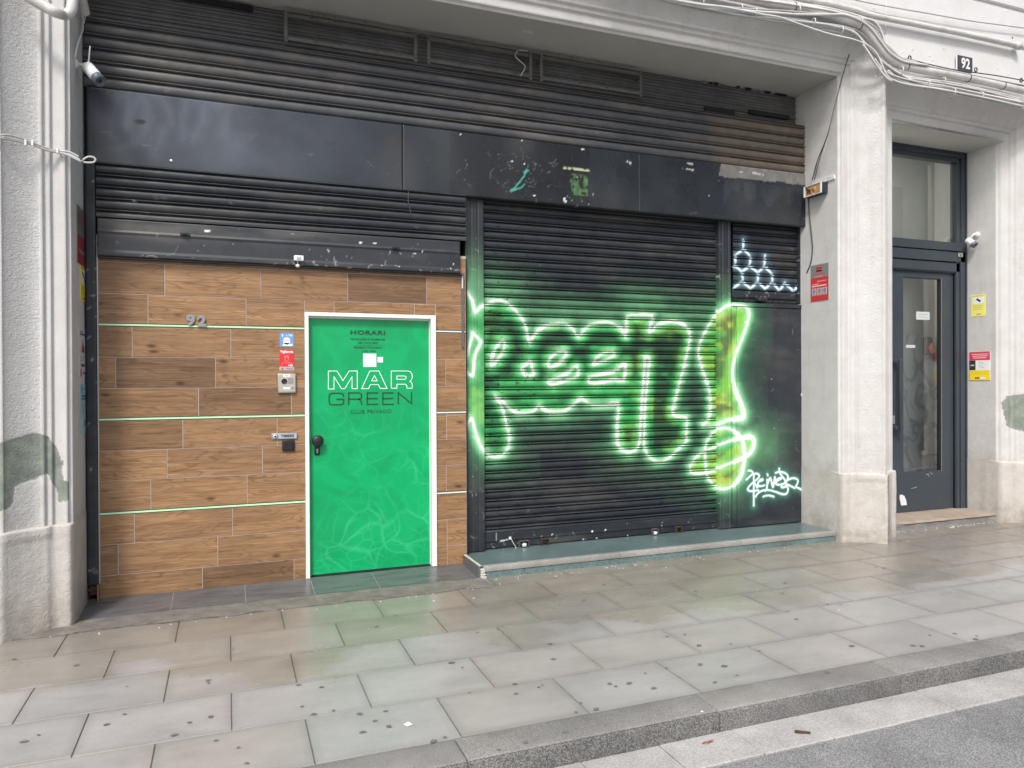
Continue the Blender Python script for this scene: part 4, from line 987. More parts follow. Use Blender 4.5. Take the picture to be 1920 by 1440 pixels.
def sill():
    t = thing('tiled_sill', 'sloping strip of dark slate tiles along the foot of the wood-look wall', 'tiles', (.5, -.4, 0))
    xs = [-.925, -.372, .112, .590, 1.065, 1.545, 1.838]
    b = MB()
    for a, c in zip(xs[:-1], xs[1:]):
        for (ya, yb) in ((-.447, -.368), (-.364, .01)):
            def z(y): return .014+(y+.447)/.447*.034
            V = [(x, y, z(y)-dz) for dz in (.0, .02) for x, y in ((a+.002, ya), (c-.002, ya), (c-.002, yb), (a+.002, yb))]
            b.add(V, [(0, 1, 2, 3), (4, 5, 1, 0), (5, 6, 2, 1), (7, 4, 0, 3)], M['slate'])
    b.build('tile', t)
    b = MB(); b.add([(-.93, -.452, .011), (1.845, -.452, .011), (1.845, .01, .0455), (-.93, .01, .0455)], [(0, 1, 2, 3)], M['grout']); b.add([(-.93, -.455, .012), (1.845, -.455, .012), (1.845, -.455, -.02), (-.93, -.455, -.02)], [(0, 1, 2, 3)], M['grout']); b.build('grout_bed', t)
    p = onZ(568, 1098, .03); b = MB(); b.lathe((p[0], p[1], .026), (0, 0, 1), [(0, .028), (.010, .027), (.011, .023), (.009, .021)], M['silver'], 20); b.lathe((p[0], p[1], .0255), (0, 0, 1), [(0, .021), (.009, .0205), (.009, 0)], M['rust'], 20)
    tag(b.build('floor_drain'), 'small round metal cap set in the slate tiles just left of the green door frame', 'drain cap')
sill()

# ================================================================== WOOD-LOOK WALL
DOOR = dict(x0=.560, x1=1.606, z1=2.115)
def wood_wall():
    t = thing('tiled_wall', 'wall of brown wood-look ceramic planks around the green door', 'wall', (.5, 0, .045))
    zr = [.045, .205, .424, .645, .876, 1.089, 1.313, 1.534, 1.756, 1.986, 2.208, 2.432, 2.60]
    strip = {3: 1, 6: 1, 9: 1}
    X = lambda px, r_: vx(px, 0, 700)
    J = {0: [377, 549, 837], 1: [219, 406, 837], 2: [250, 434], 3: [281, 462, 836], 4: [312, 491], 5: [342, 519, 837], 6: [372, 546], 7: [217, 404, 836], 8: [248, 433], 9: [278, 462, 627, 778], 10: [310, 490, 653, 801], 11: [340, 520, 677, 823]}
    dark = {(0, 1): .30, (6, 1): .35, (7, 1): .30, (10, 3): .25, (10, 0): .62, (8, 0): .7, (11, 2): .7, (5, 0): .62, (0, 0): .7, (9, 0): .72}
    vs, fs, cols = [], [], []
    r_ = np.random.RandomState(5)
    def tile(x0, x1, z0, z1, tone):
        e = .0016; g = .0016; x0 += g; x1 -= g; z0 += g; z1 -= g
        if x1-x0 < .004 or z1-z0 < .004: return
        c = (tone, r_.rand(), r_.rand(), 1); y = -.0006+r_.rand()*.0012
        O = [(x0, .004, z0), (x1, .004, z0), (x1, .004, z1), (x0, .004, z1)]; I = [(x0+e, y, z0+e), (x1-e, y, z0+e), (x1-e, y, z1-e), (x0+e, y, z1-e)]
        b_ = len(vs); vs.extend(O+I); cols.extend([c]*8); fs.append((b_+4, b_+5, b_+6, b_+7))
        for i in range(4): fs.append((b_+i, b_+(i+1) % 4, b_+4+(i+1) % 4, b_+4+i))
    for i in range(12):
        z0, z1 = zr[i], zr[i+1]
        if i in strip: z0 += .012
        if i+1 in strip: z1 -= .012
        xs = [-.846]+[X(p, i) for p in J[i]]+[1.868]; k = 0
        for a, c in zip(xs[:-1], xs[1:]):
            tone = dark.get((i, k), .78+.22*r_.rand()); k += 1
            # cut round the door frame
            segs = [(a, c, z0, z1)]
            if z0 < DOOR['z1']:
                segs = []
                if a < DOOR['x0']: segs.append((a, min(c, DOOR['x0']), z0, z1))
                if c > DOOR['x1']: segs.append((max(a, DOOR['x1']), c, z0, z1))
                if z1 > DOOR['z1'] and c > DOOR['x0'] and a < DOOR['x1']: segs.append((max(a, DOOR['x0']), min(c, DOOR['x1']), DOOR['z1'], z1))
            st = r_.get_state(); seed_c = r_.rand()
            for sg in segs: tile(*sg, tone)
    me = bpy.data.meshes.new('wall_tiles'); me.from_pydata(vs, [], fs); me.materials.append(M['wood'])
    at = me.color_attributes.new('paint', 'FLOAT_COLOR', 'POINT'); at.data.foreach_set('color', np.array(cols, np.float32).reshape(-1)); me.update()
    adopt(link(bpy.data.objects.new('wall_tiles', me)), t)
    b = MB(); b.box(-.855, DOOR['x0']-.001, .0028, .04, .03, 2.62, M['grout']); b.box(DOOR['x1']+.001, 1.872, .0028, .04, .03, 2.62, M['grout']); b.box(DOOR['x0']-.001, DOOR['x1']+.001, .0028, .04, DOOR['z1'], 2.62, M['grout'])
    b.build('grout', t)
    b = MB(); b.box(-.858, -.8465, -.30+.24, .02, .045, .16, M['wood_plain'], .001); b.box(-.852, -.8465, -.006, .02, .16, 2.5, M['silver']); b.build('corner_trim', t)
    b = MB(); b.box(1.8685, 1.8795, -.001, .09, .117, 2.6, M['dark']); b.build('edge_gap', t)
    b = MB()
    for z in (zr[3], zr[6], zr[9]):
        b.box(-.846, DOOR['x0']-.001, .0016, .01, z-.0118, z+.0118, M['dark']); b.box(DOOR['x1']+.001, 1.867, .0016, .01, z-.0118, z+.0118, M['dark'])  # near-black bands paint the shadow gap above and below each strip
    b.build('strip_channel', t)
    for i, z in ((3, zr[3]), (6, zr[6]), (9, zr[9])):
        b = MB(); b.box(-.846, DOOR['x0']-.001, -.003, .0035, z-.0068, z+.0068, M['mint'], .002); o = b.build('light_strip', t); o['label'] = 'pale mint green strip left of the door'
        b = MB(); b.box(DOOR['x1']+.001, 1.867, -.003, .0035, z-.0062, z+.0062, M['pale_strip'], .002); o = b.build('light_strip', t); o['label'] = 'short whitish strip right of the door'
    # galvanised plate on the right edge
    p0 = onY(868, 512, -.01); p1 = onY(868, 652, -.01); b = MB(); b.box(vx(866.5, -.012), vx(871, -.012), -.012, -.0015, p1[2], p0[2], M['galv'], .001); b.box(vx(867, -.02), vx(869, -.02), -.02, -.012, p0[2]-.13, p0[2]-.03, M['white_plastic'], .001)
    tag(b.build('metal_plate'), 'narrow galvanised plate on the right edge of the wood-look wall', 'metal plate')
M['wood_plain'] = mat('brown_tile_edge', (.25, .12, .055), .6, var=.2, vscale=20)
M['galv'] = mat('galvanised_plate', (.16, .155, .15), .45, metal=.5, var=.2, vscale=25)
wood_wall()

# ================================================================== GREEN DOOR
def green_door():
    x0, x1, zt = DOOR['x0'], DOOR['x1'], DOOR['z1']; zb = .048
    t = thing('club_door', 'bright green door with printed club lettering in a white frame', 'door', ((x0+x1)/2, 0, zb))
    fw = .030
    b = MB()
    for (a, c, z0, z1) in ((x0, x0+fw, zb, zt), (x1-fw-.012, x1, zb, zt), (x0+fw, x1-fw-.012, zt-fw, zt)): b.box(a+.0005, c-.0005, -.018, .085, z0+.0005, z1-.0005, M['white_frame'], .002)
    b.build('frame', t)
    yl = .040; lx0, lx1 = x0+fw+.003, x1-fw-.016; lz0, lz1 = zb+.010, zt-fw-.012
    b = MB(); b.box(x0+fw, lx0+.012, yl+.004, .08, zb, lz1+.012, M['white_frame']); b.box(lx1-.002, x1-fw-.012, yl+.004, .08, zb, lz1+.012, M['white_frame']); b.box(x0+fw, x1-fw-.012, yl+.003, .08, lz1-.004, zt-fw, M['white_frame'])
    b.build('rebate', t)
    b = MB(); b.box(lx0, lx1, yl, yl+.045, lz0, lz1, M['door_green'], .002); leaf = b.build('leaf', t)
    b = MB(); b.box(x0+.01, x1-.02, yl-.01, .09, zb-.002, lz0-.003, M['steel_plain']); b.build('threshold', t)
    # printed lettering
    F = Flat((0, yl-.0012, 0), (1, 0, 0), (0, 0, 1)); ink = solid(.012, .055, .028); wh = solid(.78, .90, .84)
    def q(px, py): p = onY(px, py, yl); return p[0], p[2]
    def z6(x, y): return q(560+x/4.8, 570+y/4.8)
    def line(txt, cx, cy, hpx, wpx, **kw):
        a, b_ = z6(cx, cy); h = hpx/4.8*.00405*1.0
        x_l, _ = z6(cx-wpx/2, cy); x_r, _ = z6(cx+wpx/2, cy); F_ = Flat(F.O, F.a, F.b); F_.text(txt, 0, 0, 1.0, ink, align='LEFT', **{k: v for k, v in kw.items() if k != 'm'})
        xs_ = [v[0]-F.O.x for v in F_.mb.v]; zs_ = [v[2] for v in F_.mb.v]; W = max(xs_)-min(xs_); Hh = max(zs_)-min(zs_)
        s = h/Hh; sx = (x_r-x_l)/(W*s)
        bold = kw.get('bold', 0)
        F.text(txt, x_l-min(xs_)*s*sx, b_-h/2-min(zs_)*s, s, kw.get('m', ink), sx=sx, bold=bold*s, space=kw.get('space', 1.0))
    line('HORARI', 622, 258, 42, 312, bold=.035, space=1.15)
    line('DE DILLUNS A DIUMENGE', 622, 318, 17, 312, bold=.03, space=1.1)
    line('DE 11H A 20H', 624, 350, 17, 170, bold=.03, space=1.1)
    line('MONDAY TO SUNDAY', 624, 392, 17, 250, bold=.03, space=1.1)
    line('11H - 20H', 632, 424, 17, 118, bold=.03, space=1.1)
    F.stroke([z6(500, 372), z6(778, 372)], .0012, ink)
    line('CLUB PRIVADO', 650, 968, 36, 368, bold=.002, space=1.12)
    def outl(pts, w_=.0055): F.stroke([z6(*p) for p in pts], w_, wh, closed=True)
    outl([(267,603),(345,603),(398,690),(455,603),(527,603),(527,762),(480,762),(480,655),(415,762),(385,762),(318,655),(318,765),(267,765)])
    outl([(640,603),(722,603),(795,760),(735,760),(715,725),(645,725),(628,762),(567,762)]); outl([(682,645),(706,692),(656,692)])
    outl([(833,603),(980,603),(1008,612),(1020,632),(1022,660),(1012,688),(1000,697),(1015,706),(1021,722),(1021,758),(975,758),(972,732),(960,722),(884,722),(884,758),(833,758)])
    outl([(884,648),(955,648),(966,656),(966,668),(955,678),(884,678)])
    G = lambda pts, closed=False: F.stroke([z6(*p) for p in pts], .0105, ink, closed=closed)
    G([(405,836),(400,812),(380,803),(300,803),(280,812),(274,832),(274,880),(282,900),(302,908),(380,906),(400,897),(405,880),(405,858),(340,858)])
    G([(450,908),(450,800),(545,800),(562,808),(567,825),(562,848),(548,856),(450,856)]); G([(540,856),(562,872),(566,906)])
    for e0 in (612, 752): G([(e0+103,800),(e0+5,800),(e0+5,904),(e0+103,902)]); G([(e0+5,852),(e0+98,850)])
    G([(896,902),(896,798),(1015,896),(1015,794)])
    F.build('lettering', leaf)
    F = Flat((0, yl-.0012, 0), (1, 0, 0), (0, 0, 1)); a0, b0 = z6(581, 566); a1, b1 = z6(698, 447); F.body(a0, b0, a1, b1, solid(.80, .82, .84), .0008)
    g = solid(.35, .42, .48); F.rect(a0+.02, b0+.006, a1-.02, b0+.009, g, .0012)
    o = F.build('sticker', leaf); o['label'] = 'larger blank white sticker on the green door above the club name'
    F = Flat((0, yl-.0012, 0), (1, 0, 0), (0, 0, 1)); a0, b0 = z6(710, 526); a1, b1 = z6(758, 477); F.body(a0, b0, a1, b1, solid(.80, .84, .84), .0008); F.stroke([((a0+a1)/2+.010*math.cos(i*.7), (b0+b1)/2+.010*math.sin(i*.7)) for i in range(9)], .0015, g, .0012, True)
    o = F.build('sticker', leaf); o['label'] = 'small white sticker with a round mark on the green door'
    # knob and lock
    p = onY(596, 827, yl-.05); b = MB(); hx, hz = p[0], p[2]
    b.lathe((hx, yl-.001, hz), (0, -1, 0), [(0, .030), (.006, .030), (.010, .024), (.022, .018), (.034, .024), (.040, .040), (.050, .045), (.060, .042), (.066, .032), (.068, 0)], M['black'], 28); kn = b.build('knob', leaf)
    b = MB(); b.box(hx-.022, hx+.020, yl-.012, yl-.001, hz-.112, hz-.02, M['black'], .008, 3); b.cyl((hx-.001, yl-.012, hz-.072), (hx-.001, yl-.020, hz-.072), .0085, M['silver'], 14); b.box(hx-.0065, hx+.0045, yl-.020, yl-.012, hz-.098, hz-.072, M['silver'], .002)
    b.build('lock_plate', leaf)
def make_green():
    m_ = mat('glossy_green_print', rough=.22, spec=.38); N, L, b = nodes_of(m_)
    co = N.new('ShaderNodeTexCoord'); n = N.new('ShaderNodeTexNoise'); n.inputs['Scale'].default_value = 2.6; n.inputs['Detail'].default_value = 1; L.new(co.outputs['Object'], n.inputs[0])
    wv = N.new('ShaderNodeVectorMath'); wv.operation = 'MULTIPLY_ADD'; wv.inputs[1].default_value = (.45, .45, .45); L.new(n.outputs['Color'], wv.inputs[0]); L.new(co.outputs['Object'], wv.inputs[2])
    acc = None
    for sc_, wd, am in ((4.4, .030, .9), (7.2, .024, .7)):
        v = N.new('ShaderNodeTexVoronoi'); v.feature = 'DISTANCE_TO_EDGE'; v.inputs['Scale'].default_value = sc_; L.new(wv.outputs[0], v.inputs['Vector'])
        r = N.new('ShaderNodeMapRange'); r.interpolation_type = 'SMOOTHSTEP'; r.inputs[1].default_value = 0; r.inputs[2].default_value = wd*4; r.inputs[3].default_value = am; r.inputs[4].default_value = 0; L.new(v.outputs['Distance'], r.inputs[0])
        pw = N.new('ShaderNodeMath'); pw.operation = 'POWER'; pw.inputs[1].default_value = 2.2; L.new(r.outputs[0], pw.inputs[0])
        if acc is None: acc = pw.outputs[0]
        else:
            a = N.new('ShaderNodeMath'); a.operation = 'ADD'; L.new(acc, a.inputs[0]); L.new(pw.outputs[0], a.inputs[1]); acc = a.outputs[0]
    sp = N.new('ShaderNodeSeparateXYZ'); L.new(co.outputs['Object'], sp.inputs[0])
    r = N.new('ShaderNodeMapRange'); r.interpolation_type = 'SMOOTHSTEP'; r.inputs[1].default_value = 1.55; r.inputs[2].default_value = .75; r.inputs[3].default_value = .10; r.inputs[4].default_value = 1; L.new(sp.outputs[2], r.inputs[0])
    n2 = N.new('ShaderNodeTexNoise'); n2.inputs['Scale'].default_value = 2.0; L.new(co.outputs['Object'], n2.inputs[0])
    r2 = N.new('ShaderNodeMapRange'); r2.inputs[1].default_value = .34; r2.inputs[2].default_value = .58; L.new(n2.outputs['Fac'], r2.inputs[0])
    m1 = N.new('ShaderNodeMath'); m1.operation = 'MULTIPLY'; L.new(acc, m1.inputs[0]); L.new(r.outputs[0], m1.inputs[1])
    m2 = N.new('ShaderNodeMath'); m2.operation = 'MULTIPLY'; L.new(m1.outputs[0], m2.inputs[0]); L.new(r2.outputs[0], m2.inputs[1])
    m3 = N.new('ShaderNodeMath'); m3.operation = 'MULTIPLY'; m3.inputs[1].default_value = .42; L.new(m2.outputs[0], m3.inputs[0])
    x = N.new('ShaderNodeMix'); x.data_type = 'RGBA'; x.inputs[6].default_value = (.003, .345, .115, 1); x.inputs[7].default_value = (.06, .52, .26, 1); L.new(m3.outputs[0], x.inputs[0])
    n3 = N.new('ShaderNodeTexNoise'); n3.inputs['Scale'].default_value = 3.4; n3.inputs['Detail'].default_value = 2; n3.inputs['Distortion'].default_value = 1.0; L.new(co.outputs['Object'], n3.inputs[0])
    r3 = N.new('ShaderNodeMapRange'); r3.interpolation_type = 'SMOOTHSTEP'; r3.inputs[1].default_value = .35; r3.inputs[2].default_value = .65; r3.inputs[3].default_value = .90; r3.inputs[4].default_value = 1.05; L.new(n3.outputs['Fac'], r3.inputs[0])
    y = N.new('ShaderNodeMix'); y.data_type = 'RGBA'; y.blend_type = 'MULTIPLY'; y.inputs[0].default_value = 1; L.new(x.outputs[2], y.inputs[6]); L.new(r3.outputs[0], y.inputs[7])
    L.new(y.outputs[2], b.inputs['Base Color']); return m_
M['door_green'] = make_green()
green_door()

# ================================================================== SMALL THINGS ON THE WOOD-LOOK WALL
def wall_bits():
    def q(px, py, Y=0): p = onY(px, py, Y); return p[0], p[2]
    # chrome house number
    for ch, px, py in (('9', 350, 609), ('2', 371, 611)):
        a, b_ = q(px, py); F = Flat((0, -.016, 0), (1, 0, 0), (0, 0, 1)); F.text(ch, a, b_, .105, M['chrome'], h=.0, sx=1.05, bold=.006)
        V = list(F.mb.v); Fc = list(F.mb.f); n = len(V)
        ed = {}
        for f in Fc:
            for i in range(len(f)): e = (f[i], f[(i+1) % len(f)]); ed[e] = ed.get(e, 0)+1
        side = [(e[0], e[1], e[1]+n, e[0]+n) for e in ed if (e[1], e[0]) not in ed]
        b = MB(); b.add(V+[(x, y+.012, z) for x, y, z in V], Fc+side, M['chrome'])
        tag(b.build('house_number'), 'small brushed metal numeral %s above the first mint strip on the wood-look wall' % ch, 'number', 'metal numerals on the wood-look wall')
    # blue sticker
    a0, b0 = q(524.5, 650); a1, b1 = q(550.5, 624.5); w_, h_ = a1-a0, b1-b0
    F = Flat((a0, -.001, b0), (1, 0, 0), (0, 0, 1)); blu = solid(.13, .30, .62); wh = solid(.80, .82, .84)
    F.body(0, 0, w_, h_, blu, .0012); F.disc(w_*.5, h_*.42, w_*.27, wh, .0018, 24); F.poly([(w_*.16, h_*.06), (w_*.84, h_*.06), (w_*.66, h_*.28), (w_*.34, h_*.28)], wh, .0018)
    F.text('CCTV', w_*.5, h_*.38, .022, solid(.5, .38, .2), .0024, 'CENTER', bold=.001); F.disc(w_*.2, h_*.84, w_*.065, wh, .0018, 12); F.rect(w_*.17, h_*.70, w_*.23, h_*.8, wh, .0018); F.rect(w_*.62, h_*.84, w_*.92, h_*.88, wh, .0018); F.rect(w_*.66, h_*.77, w_*.92, h_*.81, wh, .0018); F.disc(w_*.85, h_*.14, w_*.09, wh, .0022, 12); F.poly([(w_*.44, h_*.78), (w_*.5, h_*.86), (w_*.56, h_*.78)], wh, .0018)
    tag(F.build('sticker'), 'square blue sticker with a white round emblem above the red sticker', 'sticker')
    # red sticker with guard outline
    a0, b0 = q(524, 694.5); a1, b1 = q(551, 655.5); w_, h_ = a1-a0, b1-b0
    F = Flat((a0, -.001, b0), (1, 0, 0), (0, 0, 1)); red = solid(.62, .022, .03); lt = solid(.80, .42, .42)
    F.body(0, 0, w_, h_, solid(.42, .40, .42), .0012); F.rect(0, h_*.18, w_, h_, red, .0018); F.text('Vigilancia', w_*.5, h_*.85, .026, wh, .0024, 'CENTER', bold=.0008); F.rect(w_*.1, h_*.80, w_*.9, h_*.808, lt, .0024)
    F.stroke([(w_*.5+w_*.13*math.cos(t), h_*.56+h_*.12*math.sin(t)) for t in np.linspace(0, 6.1, 16)], .0018, lt, .0024, True); F.stroke([(w_*.34, h_*.61), (w_*.36, h_*.68), (w_*.5, h_*.71), (w_*.64, h_*.68), (w_*.66, h_*.61), (w_*.34, h_*.61)], .0018, lt, .0024)
    F.stroke([(w_*.16, h_*.22), (w_*.18, h_*.34), (w_*.38, h_*.40), (w_*.5, h_*.33), (w_*.62, h_*.40), (w_*.82, h_*.34), (w_*.84, h_*.22)], .0018, lt, .0024)
    F.text('24H', w_*.76, h_*.20, .020, wh, .0026, 'CENTER', bold=.0006); F.poly([(w_*.1, h_*.04), (w_*.2, h_*.15), (w_*.3, h_*.04)], red, .0018); F.rect(w_*.42, h_*.09, w_*.92, h_*.12, solid(.2, .2, .22), .0018); F.rect(w_*.55, h_*.045, w_*.92, h_*.07, solid(.2, .2, .22), .0018)
    tag(F.build('sticker'), 'red security sticker with a white outlined guard above the silver intercom', 'sticker')
    # video intercom
    a0, b0 = q(520.5, 737); a1, b1 = q(554.5, 700.5); w_, h_ = a1-a0, b1-b0
    t = thing('intercom', 'silver video intercom with round lens and speaker slots left of the green door', 'intercom', ((a0+a1)/2, 0, b0))
    b = MB(); b.box(a0, a1, -.022, -.001, b0, b1, M['silver'], .006, 3); b.box(a0+.008, a1-.008, -.0235, -.0222, b0+.01, b1-.006, M['silver_light'], .001); hs_ = b.build('housing', t)
    F = Flat((a0, -.0238, b0), (1, 0, 0), (0, 0, 1)); F.rect(w_*.30, h_*.83, w_*.68, h_*.97, wh, .0006)
    F.text('MAR', w_*.49, h_*.86, .014, solid(.1, .1, .1), .001, 'CENTER'); F.build('name_label', hs_); F = Flat((a0, -.0238, b0), (1, 0, 0), (0, 0, 1)); F.rect(w_*.3, h_*.20, w_*.68, h_*.30, wh, .0006); F.build('button_label', hs_)
    b = MB(); b.lathe((a0+w_*.36, -.0236, b0+h_*.60), (0, -1, 0), [(0, w_*.16), (.004, w_*.155), (.004, w_*.12), (.002, w_*.11), (.003, w_*.05), (.004, 0)], M['black'], 24); b.build('lens', t)
    b = MB()
    for i in range(5): b.box(a0+w_*.56, a0+w_*.86, -.0246, -.0237, b0+h_*(.50+.06*i)-.0012, b0+h_*(.50+.06*i)+.0012, M['black'])
    b.build('speaker_slots', t)
    b = MB(); b.lathe((a0+w_*.78, -.0236, b0+h_*.27), (0, -1, 0), [(0, .009), (.003, .009), (.004, .006), (.0045, 0)], M['chrome'], 16); b.build('call_button', t)
    # name plate with peep eye
    a0, b0 = q(509, 824); a1, b1 = q(557, 811); w_, h_ = a1-a0, b1-b0
    t = thing('doorbell_plate', 'narrow grey doorbell plate with a round button, above the black card reader', 'doorbell', ((a0+a1)/2, 0, b0))
    b = MB(); b.box(a0, a1, -.010, -.001, b0, b1, M['grey_plate'], .003, 2); b.build('plate', t)
    F = Flat((a0, -.0102, b0), (1, 0, 0), (0, 0, 1)); F.rect(w_*.28, h_*.12, w_*.97, h_*.88, solid(.38, .44, .50), .0004); F.text('TIMBRE', w_*.62, h_*.30, .030, solid(.03, .03, .035), .001, 'CENTER', bold=.0012); F.build('name_label', t)
    b = MB(); b.lathe((a0+w_*.14, -.010, b0+h_*.5), (0, -1, 0), [(0, h_*.40), (.002, h_*.40), (.002, h_*.30)], M['chrome'], 20); b.lathe((a0+w_*.14, -.010, b0+h_*.5), (0, -1, 0), [(0, h_*.30), (.002, h_*.28), (.003, 0)], M['white_plastic'], 20); b.lathe((a0+w_*.14, -.0128, b0+h_*.5), (0, -1, 0), [(0, h_*.16), (.002, h_*.14), (.0025, 0)], M['black'], 16); b.build('button', t)
    a0, b0 = q(529, 845.5); a1, b1 = q(552, 824.5)
    b = MB(); b.box(a0, a1, -.016, -.001, b0, b1, M['black'], .004, 3); b.box(a0+.012, a1-.012, -.0168, -.0162, b0+.012, b1-.012, M['black'], .0003)
    tag(b.build('card_reader'), 'small square black card reader directly below the grey doorbell plate', 'card reader')
M['silver_light'] = mat('champagne_aluminium', (.50, .48, .43), .42, metal=.5, var=.05, vscale=30)
M['grey_plate'] = mat('grey_plate', (.30, .31, .32), .4, metal=.3)
wall_bits()

# ================================================================== SIGNS ON THE SIDE FACES OF THE OPENINGS
def jamb_sign(name, label, cat, corners, X, faces, paint, thick=.003):
    """corners: px of near/far edges; the sign is a true rectangle in the plane x = X"""
    P = [onX(px, py, X) for px, py in corners]
    ys = [p[1] for p in P]; zs = [p[2] for p in P]
    if X < 0:    # faces +x : reading direction +y
        y0, y1 = min(ys), max(ys); O = (X+.0015, y0, 0); ea = (0, 1, 0)
    else: y0, y1 = min(ys), max(ys); O = (X-.0015, y1, 0); ea = (0, -1, 0)
    z0 = (sorted(zs)[0]+sorted(zs)[1])/2; z1 = (sorted(zs)[-1]+sorted(zs)[-2])/2
    F = Flat((O[0], O[1], z0), ea, (0, 0, 1)); w_, h_ = y1-y0, z1-z0
    paint(F, w_, h_); o = F.build(name); tag(o, label, cat); return o
wh_ = lambda: solid(.78, .79, .78)
def p_alarm_old(F, w_, h_):
    F.body(0, 0, w_, h_, solid(.16, .17, .16), .003); F.rect(0, 0, w_, h_*.50, solid(.30, .03, .03), .0036); F.rect(w_*.1, h_*.2, w_*.9, h_*.26, solid(.22, .2, .19), .004); F.rect(w_*.1, h_*.7, w_*.9, h_*.9, solid(.24, .10, .08), .0036)
def p_cctv(F, w_, h_):
    F.body(0, 0, w_, h_, solid(.80, .66, .08), .003); F.rect(w_*.04, h_*.48, w_*.96, h_*.90, wh_(), .0036)
    k = solid(.02, .02, .025); F.poly([(w_*.25, h_*.78), (w_*.62, h_*.62), (w_*.70, h_*.70), (w_*.34, h_*.86)], k, .0042); F.poly([(w_*.55, h_*.55), (w_*.78, h_*.58), (w_*.72, h_*.66)], k, .0042)
    F.text('ZONA VIDEOVIGILADA', w_*.5, h_*.92, w_*.085, k, .0042, 'CENTER')
    for i in range(5): F.rect(w_*.1, h_*(.40-.055*i), w_*(.9-.1*(i % 2)), h_*(.412-.055*i), solid(.35, .28, .05), .0042)
    F.rect(w_*.3, h_*.06, w_*.8, h_*.09, k, .0042)
def p_hand(F, w_, h_):
    F.body(0, 0, w_, h_, solid(.62, .62, .60), .002); nv = solid(.06, .09, .22); F.rect(w_*.1, h_*.86, w_*.85, h_*.90, nv, .0026); F.rect(w_*.1, h_*.92, w_*.6, h_*.95, solid(.2, .2, .25), .0026)
    F.poly([(w_*.30, h_*.50), (w_*.78, h_*.50), (w_*.72, h_*.62), (w_*.56, h_*.68), (w_*.50, h_*.80), (w_*.44, h_*.68)], solid(.28, .05, .06), .0026)
    for i in range(3): F.rect(w_*.14, h_*(.40-.04*i), w_*(.75-.1*i), h_*(.41-.04*i), nv, .0026)
    F.rect(w_*.25, h_*.20, w_*.75, h_*.26, nv, .0026); F.disc(w_*.25, h_*.07, w_*.12, solid(.5, .12, .06), .0026, 14); F.rect(w_*.5, h_*.05, w_*.85, h_*.09, nv, .0026)
def p_blue(F, w_, h_):
    F.body(0, 0, w_, h_, solid(.38, .55, .64), .002); dk = solid(.07, .14, .25); F.disc(w_*.3, h_*.90, w_*.14, solid(.15, .4, .55), .0026, 14); F.rect(w_*.5, h_*.88, w_*.9, h_*.93, solid(.2, .4, .5), .0026)
    F.rect(w_*.2, h_*.74, w_*.9, h_*.78, dk, .0026); F.rect(w_*.2, h_*.68, w_*.85, h_*.72, dk, .0026)
    for i in range(7): F.rect(w_*.2, h_*(.58-.03*i), w_*(.85-.12*(i % 3)), h_*(.588-.03*i), solid(.2, .32, .42), .0026)
    F.rect(w_*.12, h_*.06, w_*.45, h_*.30, solid(.55, .66, .72), .0026); F.stroke([(w_*.2, h_*.1), (w_*.3, h_*.2), (w_*.36, h_*.12)], .006, dk, .003); F.rect(w_*.62, h_*.14, w_*.78, h_*.27, dk, .0026)
jamb_sign('sign', 'faded dark red and grey sign, topmost on the inner face of the left pillar', 'sign', [(143.5, 387), (160, 397), (160, 500), (146, 497)], XA, None, p_alarm_old)
jamb_sign('sign', 'narrow yellow camera warning sign on the inner face of the left pillar', 'sign', [(149.5, 498), (160, 502), (160, 567), (151, 563)], XA, None, p_cctv)
jamb_sign('poster', 'white poster with a dark red hand picture on the inner face of the left pillar', 'poster', [(147, 615), (160, 618), (160.5, 706), (148, 705)], XA, None, p_hand)
jamb_sign('poster', 'pale blue poster low on the inner face of the left pillar', 'poster', [(148.5, 721), (161, 720), (161.5, 812), (149.5, 812)], XA, None, p_blue)
def p_red(F, w_, h_):
    F.body(0, 0, w_, h_, solid(.20, .22, .23), .004); red = solid(.60, .035, .035); F.rect(0, 0, w_, h_*.64, red, .0046); F.rect(w_*.30, h_*.86, w_*.66, h_*.93, red, .0046); F.rect(w_*.32, h_*.80, w_*.64, h_*.845, solid(.03, .03, .04), .0046)
    F.rect(w_*.16, h_*.71, w_*.84, h_*.77, solid(.48, .12, .10), .0046); F.rect(w_*.22, h_*.66, w_*.7, h_*.68, solid(.45, .45, .42), .0046)
    F.rect(w_*.36, h_*.52, w_*.9, h_*.55, solid(.62, .3, .28), .0052); F.rect(w_*.1, h_*.455, w_*.45, h_*.475, solid(.7, .45, .42), .0052)
    F.rect(w_*.06, h_*.395, w_*.9, h_*.43, solid(.74, .55, .52), .0052)
    for i in range(3):
        a = w_*(.08+.30*i); F.body(a, h_*.15, a+w_*.24, h_*.35, solid(.50, .52, .54), .0052); F.disc(a+w_*.12, h_*.27, w_*.085, solid(.20, .24, .30), .0058, 14, 1.3); F.rect(a+w_*.02, h_*.155, a+w_*.22, h_*.20, solid(.30, .36, .33), .0058)
jamb_sign('sign', 'red and grey alarm sign with three small pictures, right of the honeycomb shutter', 'sign', [(1521, 498), (1553.5, 493), (1554, 562), (1522, 565.5)], XB, None, p_red)
